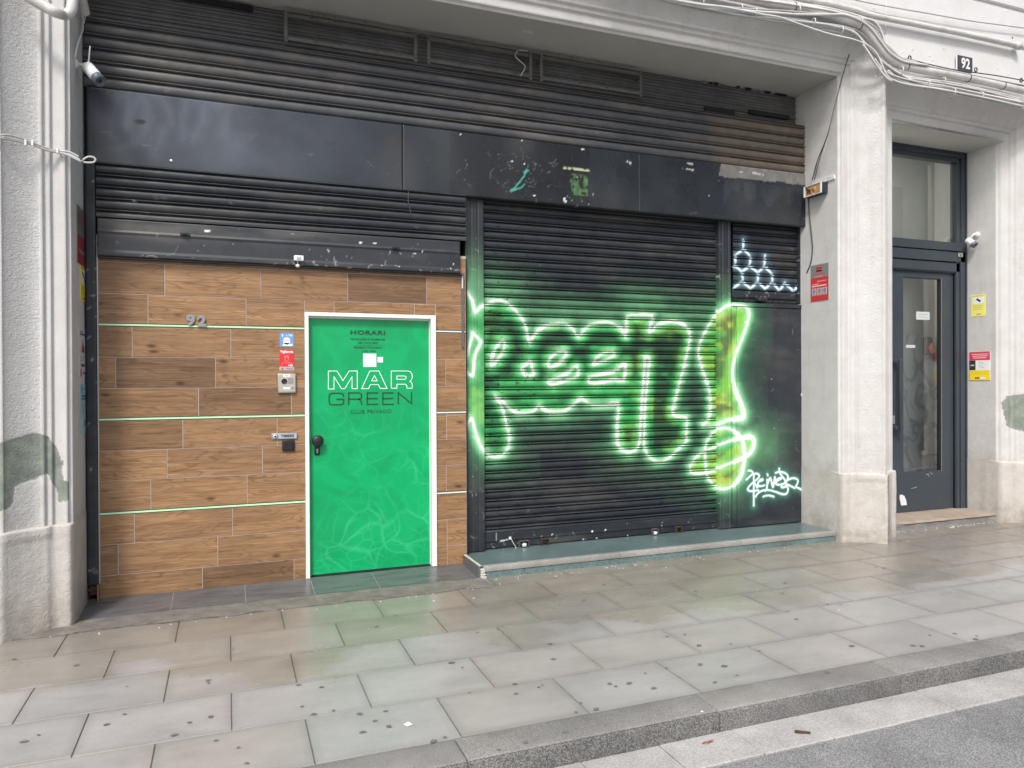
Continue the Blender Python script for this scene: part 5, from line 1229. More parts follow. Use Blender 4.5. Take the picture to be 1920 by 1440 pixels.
def p_cctv2(F, w_, h_):
    F.body(0, 0, w_, h_, solid(.82, .78, .18), .003); F.rect(w_*.12, h_*.58, w_*.92, h_*.90, wh_(), .0036); k = solid(.02, .02, .04); F.poly([(w_*.36, h_*.78), (w_*.62, h_*.64), (w_*.72, h_*.70), (w_*.46, h_*.84)], k, .0042)
    F.text('ZONA VIDEOVIGILADA', w_*.5, h_*.92, w_*.075, solid(.3, .28, .06), .0042, 'CENTER')
    for i in range(3): F.rect(w_*.14, h_*(.49-.085*i), w_*(.86-.04*i), h_*(.51-.085*i), solid(.5, .45, .1), .0042)
    F.rect(w_*.4, h_*.08, w_*.7, h_*.12, solid(.2, .2, .3), .0042)
jamb_sign('sign', 'small pale yellow camera warning sign to the right of the anthracite street door', 'sign', [(1822, 553), (1848, 552), (1847, 592), (1821, 594)], XD, None, p_cctv2)
def p_combo(F, w_, h_):
    F.body(0, 0, w_, h_, wh_(), .004); F.rect(0, h_*.70, w_, h_, solid(.66, .045, .085), .0046); F.rect(0, 0, w_, h_*.35, solid(.85, .66, .03), .0046); F.rect(0, h_*.355, w_*.30, h_*.695, solid(.03, .032, .035), .0046)
    for i in range(3): F.rect(w_*(.10+.04*i), h_*(.90-.065*i), w_*(.93-.05*i), h_*(.925-.065*i), solid(.82, .6, .62), .0052)
    F.rect(w_*.06, h_*.50, w_*.24, h_*.55, solid(.5, .5, .5), .0052); F.stroke([(w_*.48, h_*.55), (w_*.48, h_*.62), (w_*.62, h_*.62), (w_*.62, h_*.57), (w_*.78, h_*.56)], .005, solid(.45, .45, .6), .0052); F.stroke([(w_*.48, h_*.43), (w_*.48, h_*.50), (w_*.60, h_*.50), (w_*.60, h_*.45), (w_*.74, h_*.43)], .005, solid(.45, .45, .6), .0052)
    for i in range(2): F.rect(w_*.06, h_*(.29-.06*i), w_*.90, h_*(.305-.06*i), solid(.72, .52, .03), .0052)
    F.rect(w_*.27, h_*.04, w_*.5, h_*.11, solid(.40, .14, .03), .0052); F.rect(w_*.52, h_*.04, w_*.78, h_*.11, wh_(), .0052)
jamb_sign('sign', 'red, white and yellow three part sign to the right of the anthracite street door', 'sign', [(1818.5, 660), (1856, 659), (1857, 713), (1819, 712.5)], XD, None, p_combo)

# ================================================================== SECURITY CAMERAS, BOX, WIRES
def bullet_camera(name, label, base, nrm, body, direction, L_, r_, antenna=None, s=1.0):
    t = thing(name, label, 'security camera', base, 'white security cameras')
    base = Vector(base); nrm = Vector(nrm); body = Vector(body); d = Vector(direction).normalized()
    b = MB(); b.lathe(base, nrm, [(0, .034*s), (.008*s, .034*s), (.014*s, .024*s), (.020*s, .016*s), (.021*s, 0)], M['white_plastic'], 20); b.build('wall_mount', t)
    back = body-d*L_*.5
    b = MB(); b.tube([base+nrm*.015*s, base+nrm*.055*s, back-Vector((0, 0, -.01))*s+d*.03], .011*s, M['white_plastic'], 10); b.lathe(base+nrm*.05*s, (0, 0, 1), [(-.014*s, 0), (-.010*s, .013*s), (.010*s, .013*s), (.014*s, 0)], M['white_plastic'], 12); b.build('arm', t)
    b = MB(); b.lathe(back, d, [(-.004, 0), (0, r_*.8), (.010, r_), (L_*.68, r_), (L_*.685, r_*.98)], M['white_plastic'], 24); bd_ = b.build('body', t)
    b = MB(); b.lathe(back, d, [(L_*.685, r_*.98), (L_*.70, r_*1.01), (L_*.97, r_*1.01), (L_*.97, r_*.85), (L_*.93, r_*.8), (L_*.93, 0)], M['grey_blue'], 24); b.lathe(back+d*L_*.931, d, [(0, r_*.35), (.004, r_*.3), (.006, 0)], M['black'], 16); b.build('front_cap', bd_)
    if antenna is not None:
        b = MB(); a0 = back+d*.02+Vector((0, 0, r_*.6)); a1 = Vector(antenna); b.cyl(a0, a0+(a1-a0)*.18, .007*s, M['white_plastic'], 10); b.cyl(a0+(a1-a0)*.15, a1, .0055*s, M['white_plastic'], 10, .004*s); b.build('antenna', bd_)
    return t
M['grey_blue'] = mat('grey_blue_plastic', (.12, .15, .18), .35)
p = onX(142, 120, XA); q1 = onY(176, 139, -.30)
bullet_camera('security_camera', 'white bullet camera with an upright antenna on the left pillar below the conduit', (XA, p[1], p[2]), (1, 0, 0), (q1[0], -.30, q1[2]), (.50, -.42, -.66), .175, .039, antenna=onY(169, 86, -.30))
p = onX(1829, 441, XD); q1 = onX(1821, 455, XD-.07)
bullet_camera('security_camera', 'small white camera above the pale yellow sign right of the street door', (XD, p[1]-.02, p[2]), (-1, 0, 0), (q1[0]+.0, q1[1], q1[2]), (.15, -.62, -.55), .12, .036)

def junction_box():
    X = XB; c = [onX(*q, X-.085) for q in ((1507, 349), (1540, 341.7), (1540, 361.7), (1507, 370.3))]
    y0, y1 = min(p[1] for p in c), max(p[1] for p in c); z1 = (c[0][2]+c[1][2])/2; z0 = (c[2][2]+c[3][2])/2
    t = thing('junction_box', 'open grey junction box with a tan inside, at the right end of the fascia', 'electrical box', (X, (y0+y1)/2, z0))
    b = MB(); b.box(X-.078, X-.001, y0, y1, z0, z1, M['steel_plain'], .006, 2); b.build('housing', t)
    b = MB()
    for (a0, a1, k0, k1) in ((y0, y0+.018, z0, z1), (y1-.018, y1, z0, z1), (y0+.018, y1-.018, z1-.008, z1), (y0+.018, y1-.018, z0, z0+.006)): b.box(X-.088, X-.078, a0, a1, k0, k1, M['white_plastic'], .001)
    b.build('rim', t)
    b = MB(); b.box(X-.081, X-.0785, y0+.018, y1-.018, z0+.006, z1-.008, M['tan']); cy = (y0+y1)/2-.02; cz = (z0+z1)/2
    b.lathe((X-.081, cy, cz), (-1, 0, 0), [(0, .052), (.003, .052), (.003, .048), (.0015, .046), (.0015, .02), (.005, .018), (.005, 0)], M['tan'], 24)
    b.build('circuit_board', t)
    b = MB(); r = np.random.RandomState(3)
    for i in range(9): y = r.uniform(cy+.05, y1-.03); z = r.uniform(z0+.02, z1-.02); b.lathe((X-.081, y, z), (-1, 0, 0), [(0, .009), (.006, .008), (.007, 0)], M['black'], 8)
    b.build('component', t)
    P = [onX(*q, X) for q in ((1523, 338), (1565, 327), (1566, 335), (1524, 350))]
    b = MB(); V = [(X-dx, p[1], p[2]) for dx in (.0, .012) for p in P]; b.add(V, [(4, 5, 6, 7), (0, 1, 5, 4), (1, 2, 6, 5), (2, 3, 7, 6), (3, 0, 4, 7)], M['white_plastic'])
    for px, py in ((1554, 334), (1558, 334)): p = onX(px, py, X); b.cyl((X-.012, p[1], p[2]), (X-.0135, p[1], p[2]), .005, M['black'], 10)
    tag(b.build('mounting_strip'), 'tilted white plastic strip screwed to the pillar just above the open junction box', 'bracket')
junction_box()

def wires():
    def path(pts, Yf): return [tuple(onY(px, py, Yf)) for px, py in pts]
    def on_jamb(pts, X, off=.008): 
        out = []
        for px, py in pts: p = onX(px, py, X); out.append((X-off if X > 0 else X+off, p[1], p[2]))
        return out
    # dark double wire from the cable bundle down to the box
    b = MB(); A = path([(1593, 62), (1596, 75), (1594, 95), (1586, 122)], -.53); mid = path([(1575, 160), (1562, 210), (1551, 255)], -.50); end = on_jamb([(1538, 300), (1527, 338)], XB, .03)
    b.tube(A+mid+end, .005, M['cable_dark'], 6); e2 = on_jamb([(1541, 300), (1531, 338)], XB, .03); b.tube(path([(1551, 255)], -.50)+e2, .004, M['cable_dark'], 6)
    tag(b.build('hanging_wire'), 'thin dark double wire hanging from the cable bundle down to the open junction box', 'wire')
    b = MB(); b.tube(on_jamb([(1517, 372), (1518, 392), (1522, 430), (1525, 462), (1523, 485), (1519, 500), (1514, 511)], XB, .010), .0055, M['cable_dark'], 6); b.tube(on_jamb([(1516, 372), (1516, 400)], XB, .008), .006, M['cable_light'], 6)
    tag(b.build('hanging_wire'), 'thin dark wire curving down the pillar from the junction box to behind the red sign', 'wire')
    # cables strapped across the left pillar, ending in a loop
    tcb = thing('cable_strap', 'three thin grey cables strapped across the left pillar ending in a loop by the fascia', 'cables', tuple(onY(60, 265, -.66)))
    def pr(px): return -.70 if px < 10 else (-.68+.14*(px-10)/70 if px < 80 else (-.53 if px < 95 else -.492))
    for k, pts in enumerate(([(-30,254),(0,253),(20,254),(38,259),(50,264),(62,268),(85,277),(108,283),(125,284),(135,287),(148,294)], [(-30,256),(0,256),(20,260),(48,266),(62,271),(85,280),(108,285),(128,291),(140,297),(152,303)], [(-30,258),(0,259),(20,262),(45,268),(62,272),(88,282),(108,286),(126,289),(138,293),(150,300)])):
        b = MB(); b.tube([tuple(onY(px, py, pr(px)-.012)) for px, py in pts], .0062, M['cable'], 7); b.build('cable', tcb)
    c0 = onY(152, 302, -.46); b = MB(); lp = [(152,303),(158,298),(166,294),(175,295),(179,299),(176,304),(166,305),(156,304)]; b.tube([tuple(onY(px, py, -.42)) for px, py in lp], .0065, M['cable'], 7); b.tube([tuple(onY(px, py, -.44)) for px, py in ((153,300),(150,288),(147,272))], .0028, M['cable_dark'], 5); b.build('loop', tcb)
    for px, py in ((48, 266), (61, 267), (108, 281)):
        p = onY(px, py, pr(px)-.02); b = MB(); b.box(p[0]-.006, p[0]+.006, p[1]-.006, p[1]+.02, p[2]-.022, p[2]+.012, M['white_plastic'], .003); b.build('clip', tcb)
    # camera lead
    b = MB(); b.tube([tuple(onX(px, py, XA+.02)) for px, py in ((156, 26), (155, 40), (155, 55), (151, 68), (146, 82), (143, 95), (141, 108))], .0055, M['cable_light'], 7); b.tube([tuple(onX(px, py, XA+.025)) for px, py in ((153, 26), (155, 36), (157, 44), (159, 36), (160, 26))], .004, M['cable_light'], 6)
    tag(b.build('camera_lead'), 'thin white lead hanging from the conduit end to the bullet camera on the left pillar', 'wire')
    # conduits at the top left
    b = MB(); y = -.60; b.tube([tuple(onY(px, py, -.72)) for px, py in ((20, -32), (45, -12), (62, 0), (85, 13), (105, 23))]+[tuple(onY(px, py, -.62)) for px, py in ((118, 27), (128, 26), (134, 18), (136, 5), (139, -12), (141, -30))], .032, M['conduit'], 14)
    tag(b.build('conduit'), 'thick white painted conduit bending upwards at the top of the left pillar', 'conduit')
    b = MB(); b.cyl(tuple(onX(150, -20, XA+.05)), tuple(onX(160, 24, XA+.05)), .028, M['conduit'], 14); b.cyl(tuple(onX(159.6, 23, XA+.05)), tuple(onX(160.4, 25.5, XA+.05)), .018, M['dark'], 10)
    tag(b.build('conduit'), 'short open ended grey conduit hanging inside the top left corner of the opening', 'conduit')
wires()

# ================================================================== CABLE BUNDLE OVER THE LINTELS
def bundle():
    Yw = -.715
    def P(pts, off): return [tuple(onY(px, py, Yw-off)) for px, py in pts]
    t = thing('cable_bundle', 'thick bundle of grey and white cables over the shop lintel and above the street door', 'cables', tuple(onY(1640, 90, Yw)))
    main = [(1150,-52),(1290,-22),(1390,-4),(1440,6),(1480,12),(1520,18),(1560,29),(1600,42),(1622,55),(1638,75),(1655,97),(1672,113),(1695,124),(1740,133),(1800,143),(1860,156),(1920,170),(1990,186)]
    b = MB(); b.tube(P(main, .03), .036, M['conduit'], 14); o = b.build('thick_conduit', t)
    for (px, py, ang) in ((1489,14,0), (1612,47,0), (1700,124,0), (1815,146,0), (1880,160,0)):
        p = onY(px, py, Yw-.03); b = MB(); b.tube([(p[0]+.004*math.cos(a), p[1]+.040*math.cos(a), p[2]+.040*math.sin(a)) for a in np.linspace(0, 6.28, 14)], .004, M['cable_dark'], 5, 2); b.build('cable_tie', t)
    L_ = [([(1120,-32),(1240,-3),(1290,6),(1330,13),(1400,20),(1440,23),(1500,27),(1560,27),(1585,28),(1612,38),(1632,52),(1650,75),(1668,98),(1690,113),(1710,118),(1740,122)], .010, .075, 'cable_light'),
          ([(1140,-34),(1260,-4),(1330,9),(1400,16),(1470,20),(1520,24),(1570,25),(1600,32),(1625,44),(1645,62),(1662,86),(1684,107),(1705,116),(1800,136),(1920,160)], .007, .06, 'cable'),
          ([(1080,-48),(1180,-20),(1260,2),(1330,17),(1400,26),(1440,31),(1500,38),(1550,45),(1590,53),(1608,66),(1625,86),(1648,110),(1672,130),(1700,148),(1740,164),(1800,173),(1860,184),(1920,196),(1980,208)], .012, .03, 'cable_blue'),
          ([(1100,-50),(1200,-16),(1250,1),(1320,15),(1400,30),(1450,34),(1520,42),(1560,48),(1600,60),(1620,80),(1640,100),(1660,120),(1690,140),(1730,158),(1800,168),(1920,192)], .009, .05, 'cable_light'),
          ([(1060,-52),(1150,-28),(1240,0),(1320,20),(1400,31),(1450,40),(1500,46),(1560,52),(1590,58),(1612,74),(1634,98),(1655,122),(1668,138),(1690,152),(1725,163),(1790,172),(1920,199)], .009, .02, 'cable'),
          ([(1120,-40),(1240,-6),(1310,8),(1350,12),(1395,20),(1430,27),(1460,32),(1490,42),(1530,56),(1560,65),(1600,74),(1625,84),(1640,96),(1650,112),(1662,140),(1680,152),(1710,160),(1760,167),(1850,184),(1920,200)], .008, .085, 'cable_light'),
          ([(1300,-20),(1380,-4),(1460,6),(1520,13),(1570,22),(1610,33),(1635,38),(1648,50),(1655,66),(1660,80),(1672,92),(1690,108),(1720,117)], .008, .05, 'cable_light'),
          ([(1300,-24),(1380,-8),(1460,3),(1530,11),(1590,24),(1625,36),(1645,48),(1652,62),(1657,80)], .010, .03, 'cable_light'),
          ([(1380,-6),(1440,2),(1500,11),(1560,21),(1610,35),(1632,45),(1650,58)], .006, .07, 'cable'),
          ([(1618,84),(1628,98),(1640,118),(1652,134),(1662,146),(1672,152)], .010, .09, 'cable_light'),
          ([(1600,54),(1620,66),(1640,90),(1656,112),(1676,130),(1700,141),(1760,147),(1820,160),(1870,170),(1920,184),(1980,196)], .008, .02, 'cable'),
          ([(1690,142),(1740,149),(1790,156),(1840,167),(1880,176),(1920,187),(1960,196)], .009, .03, 'cable_light'),
          ([(1700,146),(1750,153),(1810,163),(1860,174),(1920,190),(1960,199)], .008, .045, 'cable_light'),
          ([(1665,132),(1690,152),(1730,161),(1790,170),(1850,181),(1920,197)], .008, .06, 'cable_light'),
          ([(1740,162),(1800,176),(1860,190),(1920,203),(1970,213)], .008, .02, 'cable_blue'),
          ([(1720,122),(1780,134),(1840,148),(1900,158),(1960,170)], .004, .05, 'cable'),
          ([(1390,22),(1440,38),(1500,48),(1545,56),(1575,62)], .007, .012, 'cable'),
          ([(1700,158),(1750,169),(1820,184),(1880,197),(1930,208)], .007, .035, 'cable'),
          ([(1640,110),(1655,130),(1680,143),(1720,153),(1780,163),(1850,178),(1920,193)], .008, .075, 'cable_light')]
    for pts, r_, off, mk in L_:
        b = MB(); b.tube(P(pts, off), r_, M[mk], 8, 5); b.build('cable', t)
    for px, py in ((1316,6),(1388,17),(1415,25),(1496,20),(1524,43),(1576,58),(1612,42),(1646,136),(1688,133),(1738,160),(1786,174),(1838,180),(1915,190),(1767,153)):
        p = onY(px, py, Yw-.05); b = MB(); b.tube([(p[0]+.012*math.cos(a), p[1]+.045*math.cos(a), p[2]+.036*math.sin(a)) for a in np.linspace(0, 6.28, 14)], .0045, M['cable_light'], 5, 2); b.build('cable_tie', t)
    b = MB(); b.tube(P([(1460,-14),(1500,-3),(1560,9),(1600,18),(1640,30),(1700,42),(1760,54),(1820,66),(1880,79),(1905,85)], .02), .026, M['conduit'], 14); p = onY(1908, 86, Yw-.02); b.lathe((p[0]-.02, p[1], p[2]), (1, 0, 0), [(-.02, .026), (0, .036), (.05, .038), (.06, .02), (.062, 0)], M['conduit'], 14)
    tag(b.build('conduit'), 'straight white conduit on the upper wall above the cable bundle, capped at its right end', 'conduit')
    b = MB(); b.tube(P([(1560,-12),(1600,-1),(1660,11),(1740,25),(1820,39),(1880,47),(1990,62)], .01), .0065, M['cable'], 7); tag(b.build('wall_cable'), 'single thin grey cable along the upper wall above the capped white conduit', 'cable')
    b = MB(); b.tube(P([(1676,106),(1700,110),(1740,120),(1785,130),(1812,134),(1870,142),(1925,152),(1990,164)], .02), .0055, M['cable_dark'], 7)
    for px, py in ((1705, 109), (1829, 131), (1914, 151)):
        p = onY(px, py, Yw-.02); b.tube([(p[0]+.018*math.cos(a), p[1]-.004, p[2]+.020*math.sin(a)) for a in np.linspace(0, 6.28, 12)], .006, M['cable_dark'], 6, 2)
    tag(b.build('guy_wire'), 'thin dark wire with small rings running along the upper wall below the 92 plate', 'wire')
M['cable_blue'] = mat('blue_grey_cable', (.36, .39, .43), .45, var=.1, vscale=5)
bundle()

def plate92():
    Yw = -.705; c = [onY(px, py, Yw) for px, py in ((1796, 104), (1823, 108), (1822, 136), (1796, 131))]
    x0, x1 = c[0][0], c[1][0]; z0 = (c[2][2]+c[3][2])/2; z1 = (c[0][2]+c[1][2])/2; w_, h_ = x1-x0, z1-z0
    F = Flat((x0, Yw+.008, z0), (1, 0, 0), (0, 0, 1)); F.body(0, 0, w_, h_, M['plate_dark'], .010)
    F.text('92', w_*.52, h_*.20, h_*.95, solid(.80, .80, .80), .0115, 'CENTER', sx=.88, bold=.004)
    F.body(-.018, 0, -.002, h_, M['white_plastic'], .004)
    tag(F.build('number_plate'), 'dark enamel plate with white number 92 on the upper wall at the right', 'number plate')
M['plate_dark'] = mat('dark_enamel', (.055, .055, .06), .3, var=.2, vscale=20)
plate92()
# rawl plugs in the upper wall
r = np.random.RandomState(8); plug = None
for px, py in ((1690,66),(1706,45),(1655,82),(1725,18),(1736,38),(1840,66),(1866,101),(1845,32),(1892,138),(1900,70),(1770,90),(1712,92),(1750,112),(1670,38),(1640,15),(1872,128),(1888,20),(1918,10),(1745,104),(1693,97)):
    p = onY(px, py, -.690); b = MB(); b.lathe((p[0], -.678, p[2]), (0, -1, 0), [(0, .010+.004*r.rand()), (.005, .008), (.006, 0)], M['cable_dark'] if r.rand() < .22 else M['wall_paint'], 8); b.build('wall_plug', bld)

# ================================================================== STREET DOOR
def make_glass(name, tint=(.9, .95, .93), rough=.02, ior=1.5, boost=1.0):
    m_ = bpy.data.materials.new(name); m_.use_nodes = True; t = m_.node_tree; N, L = t.nodes, t.links
    for n in list(N):
        if n.type == 'BSDF_PRINCIPLED': N.remove(n)
    out = N['Material Output']; tr = N.new('ShaderNodeBsdfTransparent'); tr.inputs[0].default_value = (*tint, 1); gl = N.new('ShaderNodeBsdfGlossy'); gl.inputs['Roughness'].default_value = rough
    fr = N.new('ShaderNodeFresnel'); fr.inputs[0].default_value = ior; mu = N.new('ShaderNodeMath'); mu.operation = 'MULTIPLY'; mu.inputs[1].default_value = boost; mu.use_clamp = True; L.new(fr.outputs[0], mu.inputs[0])
    mx = N.new('ShaderNodeMixShader'); L.new(mu.outputs[0], mx.inputs[0]); L.new(tr.outputs[0], mx.inputs[1]); L.new(gl.outputs[0], mx.inputs[2]); L.new(mx.outputs[0], out.inputs[0]); return m_
M['glass'] = make_glass('window_glass', (.90, .93, .92), .01, 1.55, 2.6)
def make_marble():
    m_ = mat('veined_grey_marble', rough=.3); N, L, b = nodes_of(m_); co = N.new('ShaderNodeTexCoord')
    n = N.new('ShaderNodeTexNoise'); n.inputs['Scale'].default_value = 2.4; n.inputs['Detail'].default_value = 7; n.inputs['Distortion'].default_value = 1.2; L.new(co.outputs['Object'], n.inputs[0])
    s = N.new('ShaderNodeMath'); s.operation = 'SUBTRACT'; s.inputs[1].default_value = .5; L.new(n.outputs['Fac'], s.inputs[0]); a = N.new('ShaderNodeMath'); a.operation = 'ABSOLUTE'; L.new(s.outputs[0], a.inputs[0])
    r = N.new('ShaderNodeMapRange'); r.inputs[1].default_value = 0; r.inputs[2].default_value = .06; r.inputs[3].default_value = .55; r.inputs[4].default_value = 0; L.new(a.outputs[0], r.inputs[0])
    x = N.new('ShaderNodeMix'); x.data_type = 'RGBA'; x.inputs[6].default_value = (.74, .77, .77, 1); x.inputs[7].default_value = (.2, .19, .19, 1); L.new(r.outputs[0], x.inputs[0]); L.new(x.outputs[2], b.inputs['Base Color']); return m_
M['marble'] = make_marble()
M['hall'] = mat('beige_hall_wall', (.64, .63, .58), .8, var=.05, vscale=2)
def street_door():
    A = M['anthracite']; X0, X1 = 6.27, 7.80; zb = .105; zt = 4.145
    t = thing('street_door', 'anthracite metal street door with a tall glass pane and a transom window above', 'door', (7.0, 0, zb))
    X = lambda px, py=700, Y=0.0: vx(px, Y, py); Z = lambda px, py, Y=0.0: float(onY(px, py, Y)[2])
    xr = X(1812, 900)+.02
    # outer frame: nested fillets, each 12 mm deeper
    lx0, lx1 = X(1673, 700, .05), X(1790, 700, .05); ltop = Z(1790, 503, .05)
    gx1 = X(1795, 380, .02); gt = Z(1795, 305, .02); gb = Z(1795, 456, .02); 
    b = MB()
    steps = [(X(1821, 700), 4.14, -.004), (X(1812, 700), 4.09, .010), (X(1803.5, 700), 4.06, .022), (X(1797, 700), 4.03, .034)]
    for i, (xe, zz, yy) in enumerate(steps):
        xin = steps[i+1][0] if i < 3 else lx1+.002
        b.box(xin+.0, xe-.004, yy, .12, zb, 3.02 if i else 4.14, A, .002)
        b.box(xe-.004, xe, yy+.012, .12, zb, 3.02 if i else 4.14, M['dark'])
    b.build('frame', t)
    # transom zone
    b = MB()
    b.box(6.2, steps[0][0]-.004, -.0035, .11, zt-.045, zt+.02, A, .002); b.box(6.2, steps[1][0], .010, .11, zt-.095, zt-.047, A, .002); b.box(6.2, gx1+.03, .020, .11, gt, zt-.097, A, .002)
    b.box(gx1, gx1+.055, .022, .11, gb, gt-.002, A, .002); b.box(gx1+.057, steps[1][0]-.001, .010, .11, 3.022, zt-.098, A, .002)
    b.build('transom_frame', t)
    b = MB(); rails = [Z(1700, 470), Z(1700, 477), Z(1700, 487), Z(1700, 499)]
    za = gb
    zr = [gb, gb-.105, gb-.225, gb-.335, ltop+.012]
    for i in range(4):
        b.box(6.2, [steps[0][0]-.006, steps[1][0]-.004, steps[2][0]-.004, steps[3][0]-.004][i], [.004, .010, .022, .034][i], .11, zr[i+1]+.012, zr[i], A, .002)
        b.box(6.2, [steps[0][0]-.01, steps[1][0]-.01, steps[2][0]-.01, steps[3][0]-.01][i], .04, .11, zr[i+1], zr[i+1]+.012, M['dark'])
    b.build('transom_rail', t)
    b = MB(); b.add([(6.2, .053, gb), (gx1, .053, gb), (gx1, .053, gt), (6.2, .053, gt)], [(0, 1, 2, 3)], M['glass']); b.build('transom_glass', t)
    # leaf
    Yl = .060; wx0, wx1 = X(1694, 700, Yl), X(1764.5, 700, Yl); wz0, wz1 = Z(1730, 884, Yl), Z(1730, 522, Yl)
    leaf = MB()
    for (a, c, z0, z1) in ((lx0, wx0, zb+.012, ltop), (wx1, lx1, zb+.012, ltop), (wx0+.0005, wx1-.0005, zb+.012, wz0), (wx0+.0005, wx1-.0005, wz1, ltop)): leaf.box(a, c, Yl, Yl+.05, z0, z1, A, .0015)
    leaf = leaf.build('leaf', t)
    b = MB(); b.box(wx1-.012, wx1-.002, Yl-.004, Yl+.04, wz0, wz1, M['dark']); b.box(wx1-.001, wx1+.006, Yl-.004, Yl, wz0-.01, wz1+.01, M['silver']); b.box(wx0, wx1, Yl-.003, Yl, wz1, wz1+.006, M['dark']); b.build('glazing_bead', leaf)
    b = MB(); b.add([(wx0, Yl+.022, wz0), (wx1, Yl+.022, wz0), (wx1, Yl+.022, wz1), (wx0, Yl+.022, wz1)], [(0, 1, 2, 3)], M['glass']); b.build('pane', leaf)
    b = MB(); hx = X(1689, 740, -.02); z0, z1 = Z(1689, 808, -.02), Z(1689, 672, -.02)
    b.box(hx-.022, hx+.022, -.035, -.010, z0, z1, A, .006, 2)
    for z in (z0+.03, z1-.03): b.box(hx-.06, hx+.02, -.012, Yl-.001, z-.018, z+.018, A, .004)
    b.build('handle', leaf)
    p = onY(1675, 787, Yl); b = MB(); b.box(p[0]-.018, p[0]+.018, Yl-.006, Yl-.0005, p[2]-.045, p[2]+.045, M['silver'], .003, 2); b.cyl((p[0], Yl-.006, p[2]+.02), (p[0], Yl-.009, p[2]+.02), .008, M['chrome'], 12); b.build('lock', leaf)
    p = onY(1693, 938, Yl); F = Flat((p[0], Yl-.0012, p[2]), (1, 0, 0), (0, 0, 1)); F.poly([(-.05, .06), (-.052, .03), (-.03, -.055), (.055, -.055), (.045, 0), (.02, .045), (-.02, .065)], solid(.66, .68, .74), .001); o = F.build('torn_sticker', leaf)
    F = Flat((0, Yl-.0012, 0), (1, 0, 0), (0, 0, 1))
    for pts in ([(1740, 888), (1742, 894)], [(1744, 886), (1748, 889)], [(1736, 890), (1741, 889)], [(1708, 916), (1719, 913)], [(1712, 915), (1718, 914)]): F.stroke([(onY(*q_, Yl)[0], onY(*q_, Yl)[2]) for q_ in pts], .005, solid(.45, .48, .5), .001)
    F.build('scratches', leaf)
    # number tag on the transom rail
    p = onY(1803, 478, -.01); F = Flat((p[0]-.035, .003, p[2]-.02), (1, 0, 0), (0, 0, 1)); F.body(0, 0, .07, .042, solid(.36, .34, .28), .002); F.text('92', .035, .008, .035, solid(.06, .06, .06), .003, 'CENTER', bold=.001); F.build('number_tag', t)
    # white adhesive notices inside the pane
    Yp = Yl+.016
    for (xa, ya, xb, yb, lab) in ((1718, 599, 1743, 585, 'white notice behind the glass of the street door'), (1699, 652, 1716, 647, 'narrow pale label behind the glass of the street door')):
        a0, b0 = X(xa, ya, Yp), Z(xa, ya, Yp); a1, b1 = X(xb, yb, Yp), Z(xb, yb, Yp); F = Flat((a0, Yp, b0), (1, 0, 0), (0, 0, 1)); F.rect(0, 0, a1-a0, b1-b0, solid(.55, .57, .57), .0)
        for i in range(2 if b1-b0 > .06 else 1): F.rect((a1-a0)*.12, (b1-b0)*(.3+.35*i), (a1-a0)*.88, (b1-b0)*(.36+.35*i), solid(.3, .31, .32), .001)
        o = F.build('notice', leaf); o['label'] = lab
    # hallway behind: marble wall close to the glass
    h = thing('entrance_hall', 'pale marble clad hallway seen through the glass of the street door', 'hallway', (7.2, .8, .1))
    b = MB(); b.box(6.1, 9.0, .50, .53, .0, 2.1, M['marble']); b.box(7.9, 7.95, .14, .86, .0, 2.1, M['marble']); b.box(6.1, 6.15, .14, .86, 0, 2.1, M['marble'])
    for i in range(3): b.box(6.155, 7.895, .38+.03*i, .499, .1, .52-.13*(2-i), M['marble'], .004)
    b.build('marble_wall', h)
    b = MB(); b.box(6.1, 9.0, .498, .535, 2.101, 4.2, M['hall']); b.box(7.9, 7.955, .14, .86, 2.1, 4.2, M['hall']); b.box(6.1, 6.155, .14, .86, 2.1, 4.2, M['hall']); b.box(6.1, 7.95, .14, .86, 4.2, 4.25, M['hall']); b.build('upper_wall', h)
    b = MB(); b.box(6.15, 7.9, .12, .86, -.02, .1, M['marble']); b.build('floor', h)
    ll = bpy.data.lights.new('hall_fill_light', 'POINT'); ll.energy = 6; ll.color = (.96, 1, .97); ll.shadow_soft_size = .08; lo_ = link(bpy.data.objects.new('hall_fill_light', ll)); lo_.location = (6.42, .30, 3.9)  # added unseen fill light, brightens the hall behind the transom glass
    ll = bpy.data.lights.new('lamp_glow', 'POINT'); ll.energy = 6; ll.color = (1, .96, .9); ll.shadow_soft_size = .04; lo_ = link(bpy.data.objects.new('lamp_glow', ll)); lo_.location = (6.5, .30, 2.6)
    p = onY(1746, 650, .42); b = MB(); b.box(p[0]-.05, p[0]+.05, .43, .499, p[2]-.10, p[2]+.12, M['rust'], .02, 2); b.lathe((p[0], .41, p[2]-.02), (0, 0, 1), [(-.06, .0), (-.03, .03), (.02, .035), (.07, .0)], solid(.75, .16, .04), 12); tag(b.build('wall_lamp'), 'orange and brown wall lamp in the hallway behind the street door pane', 'lamp')
street_door()

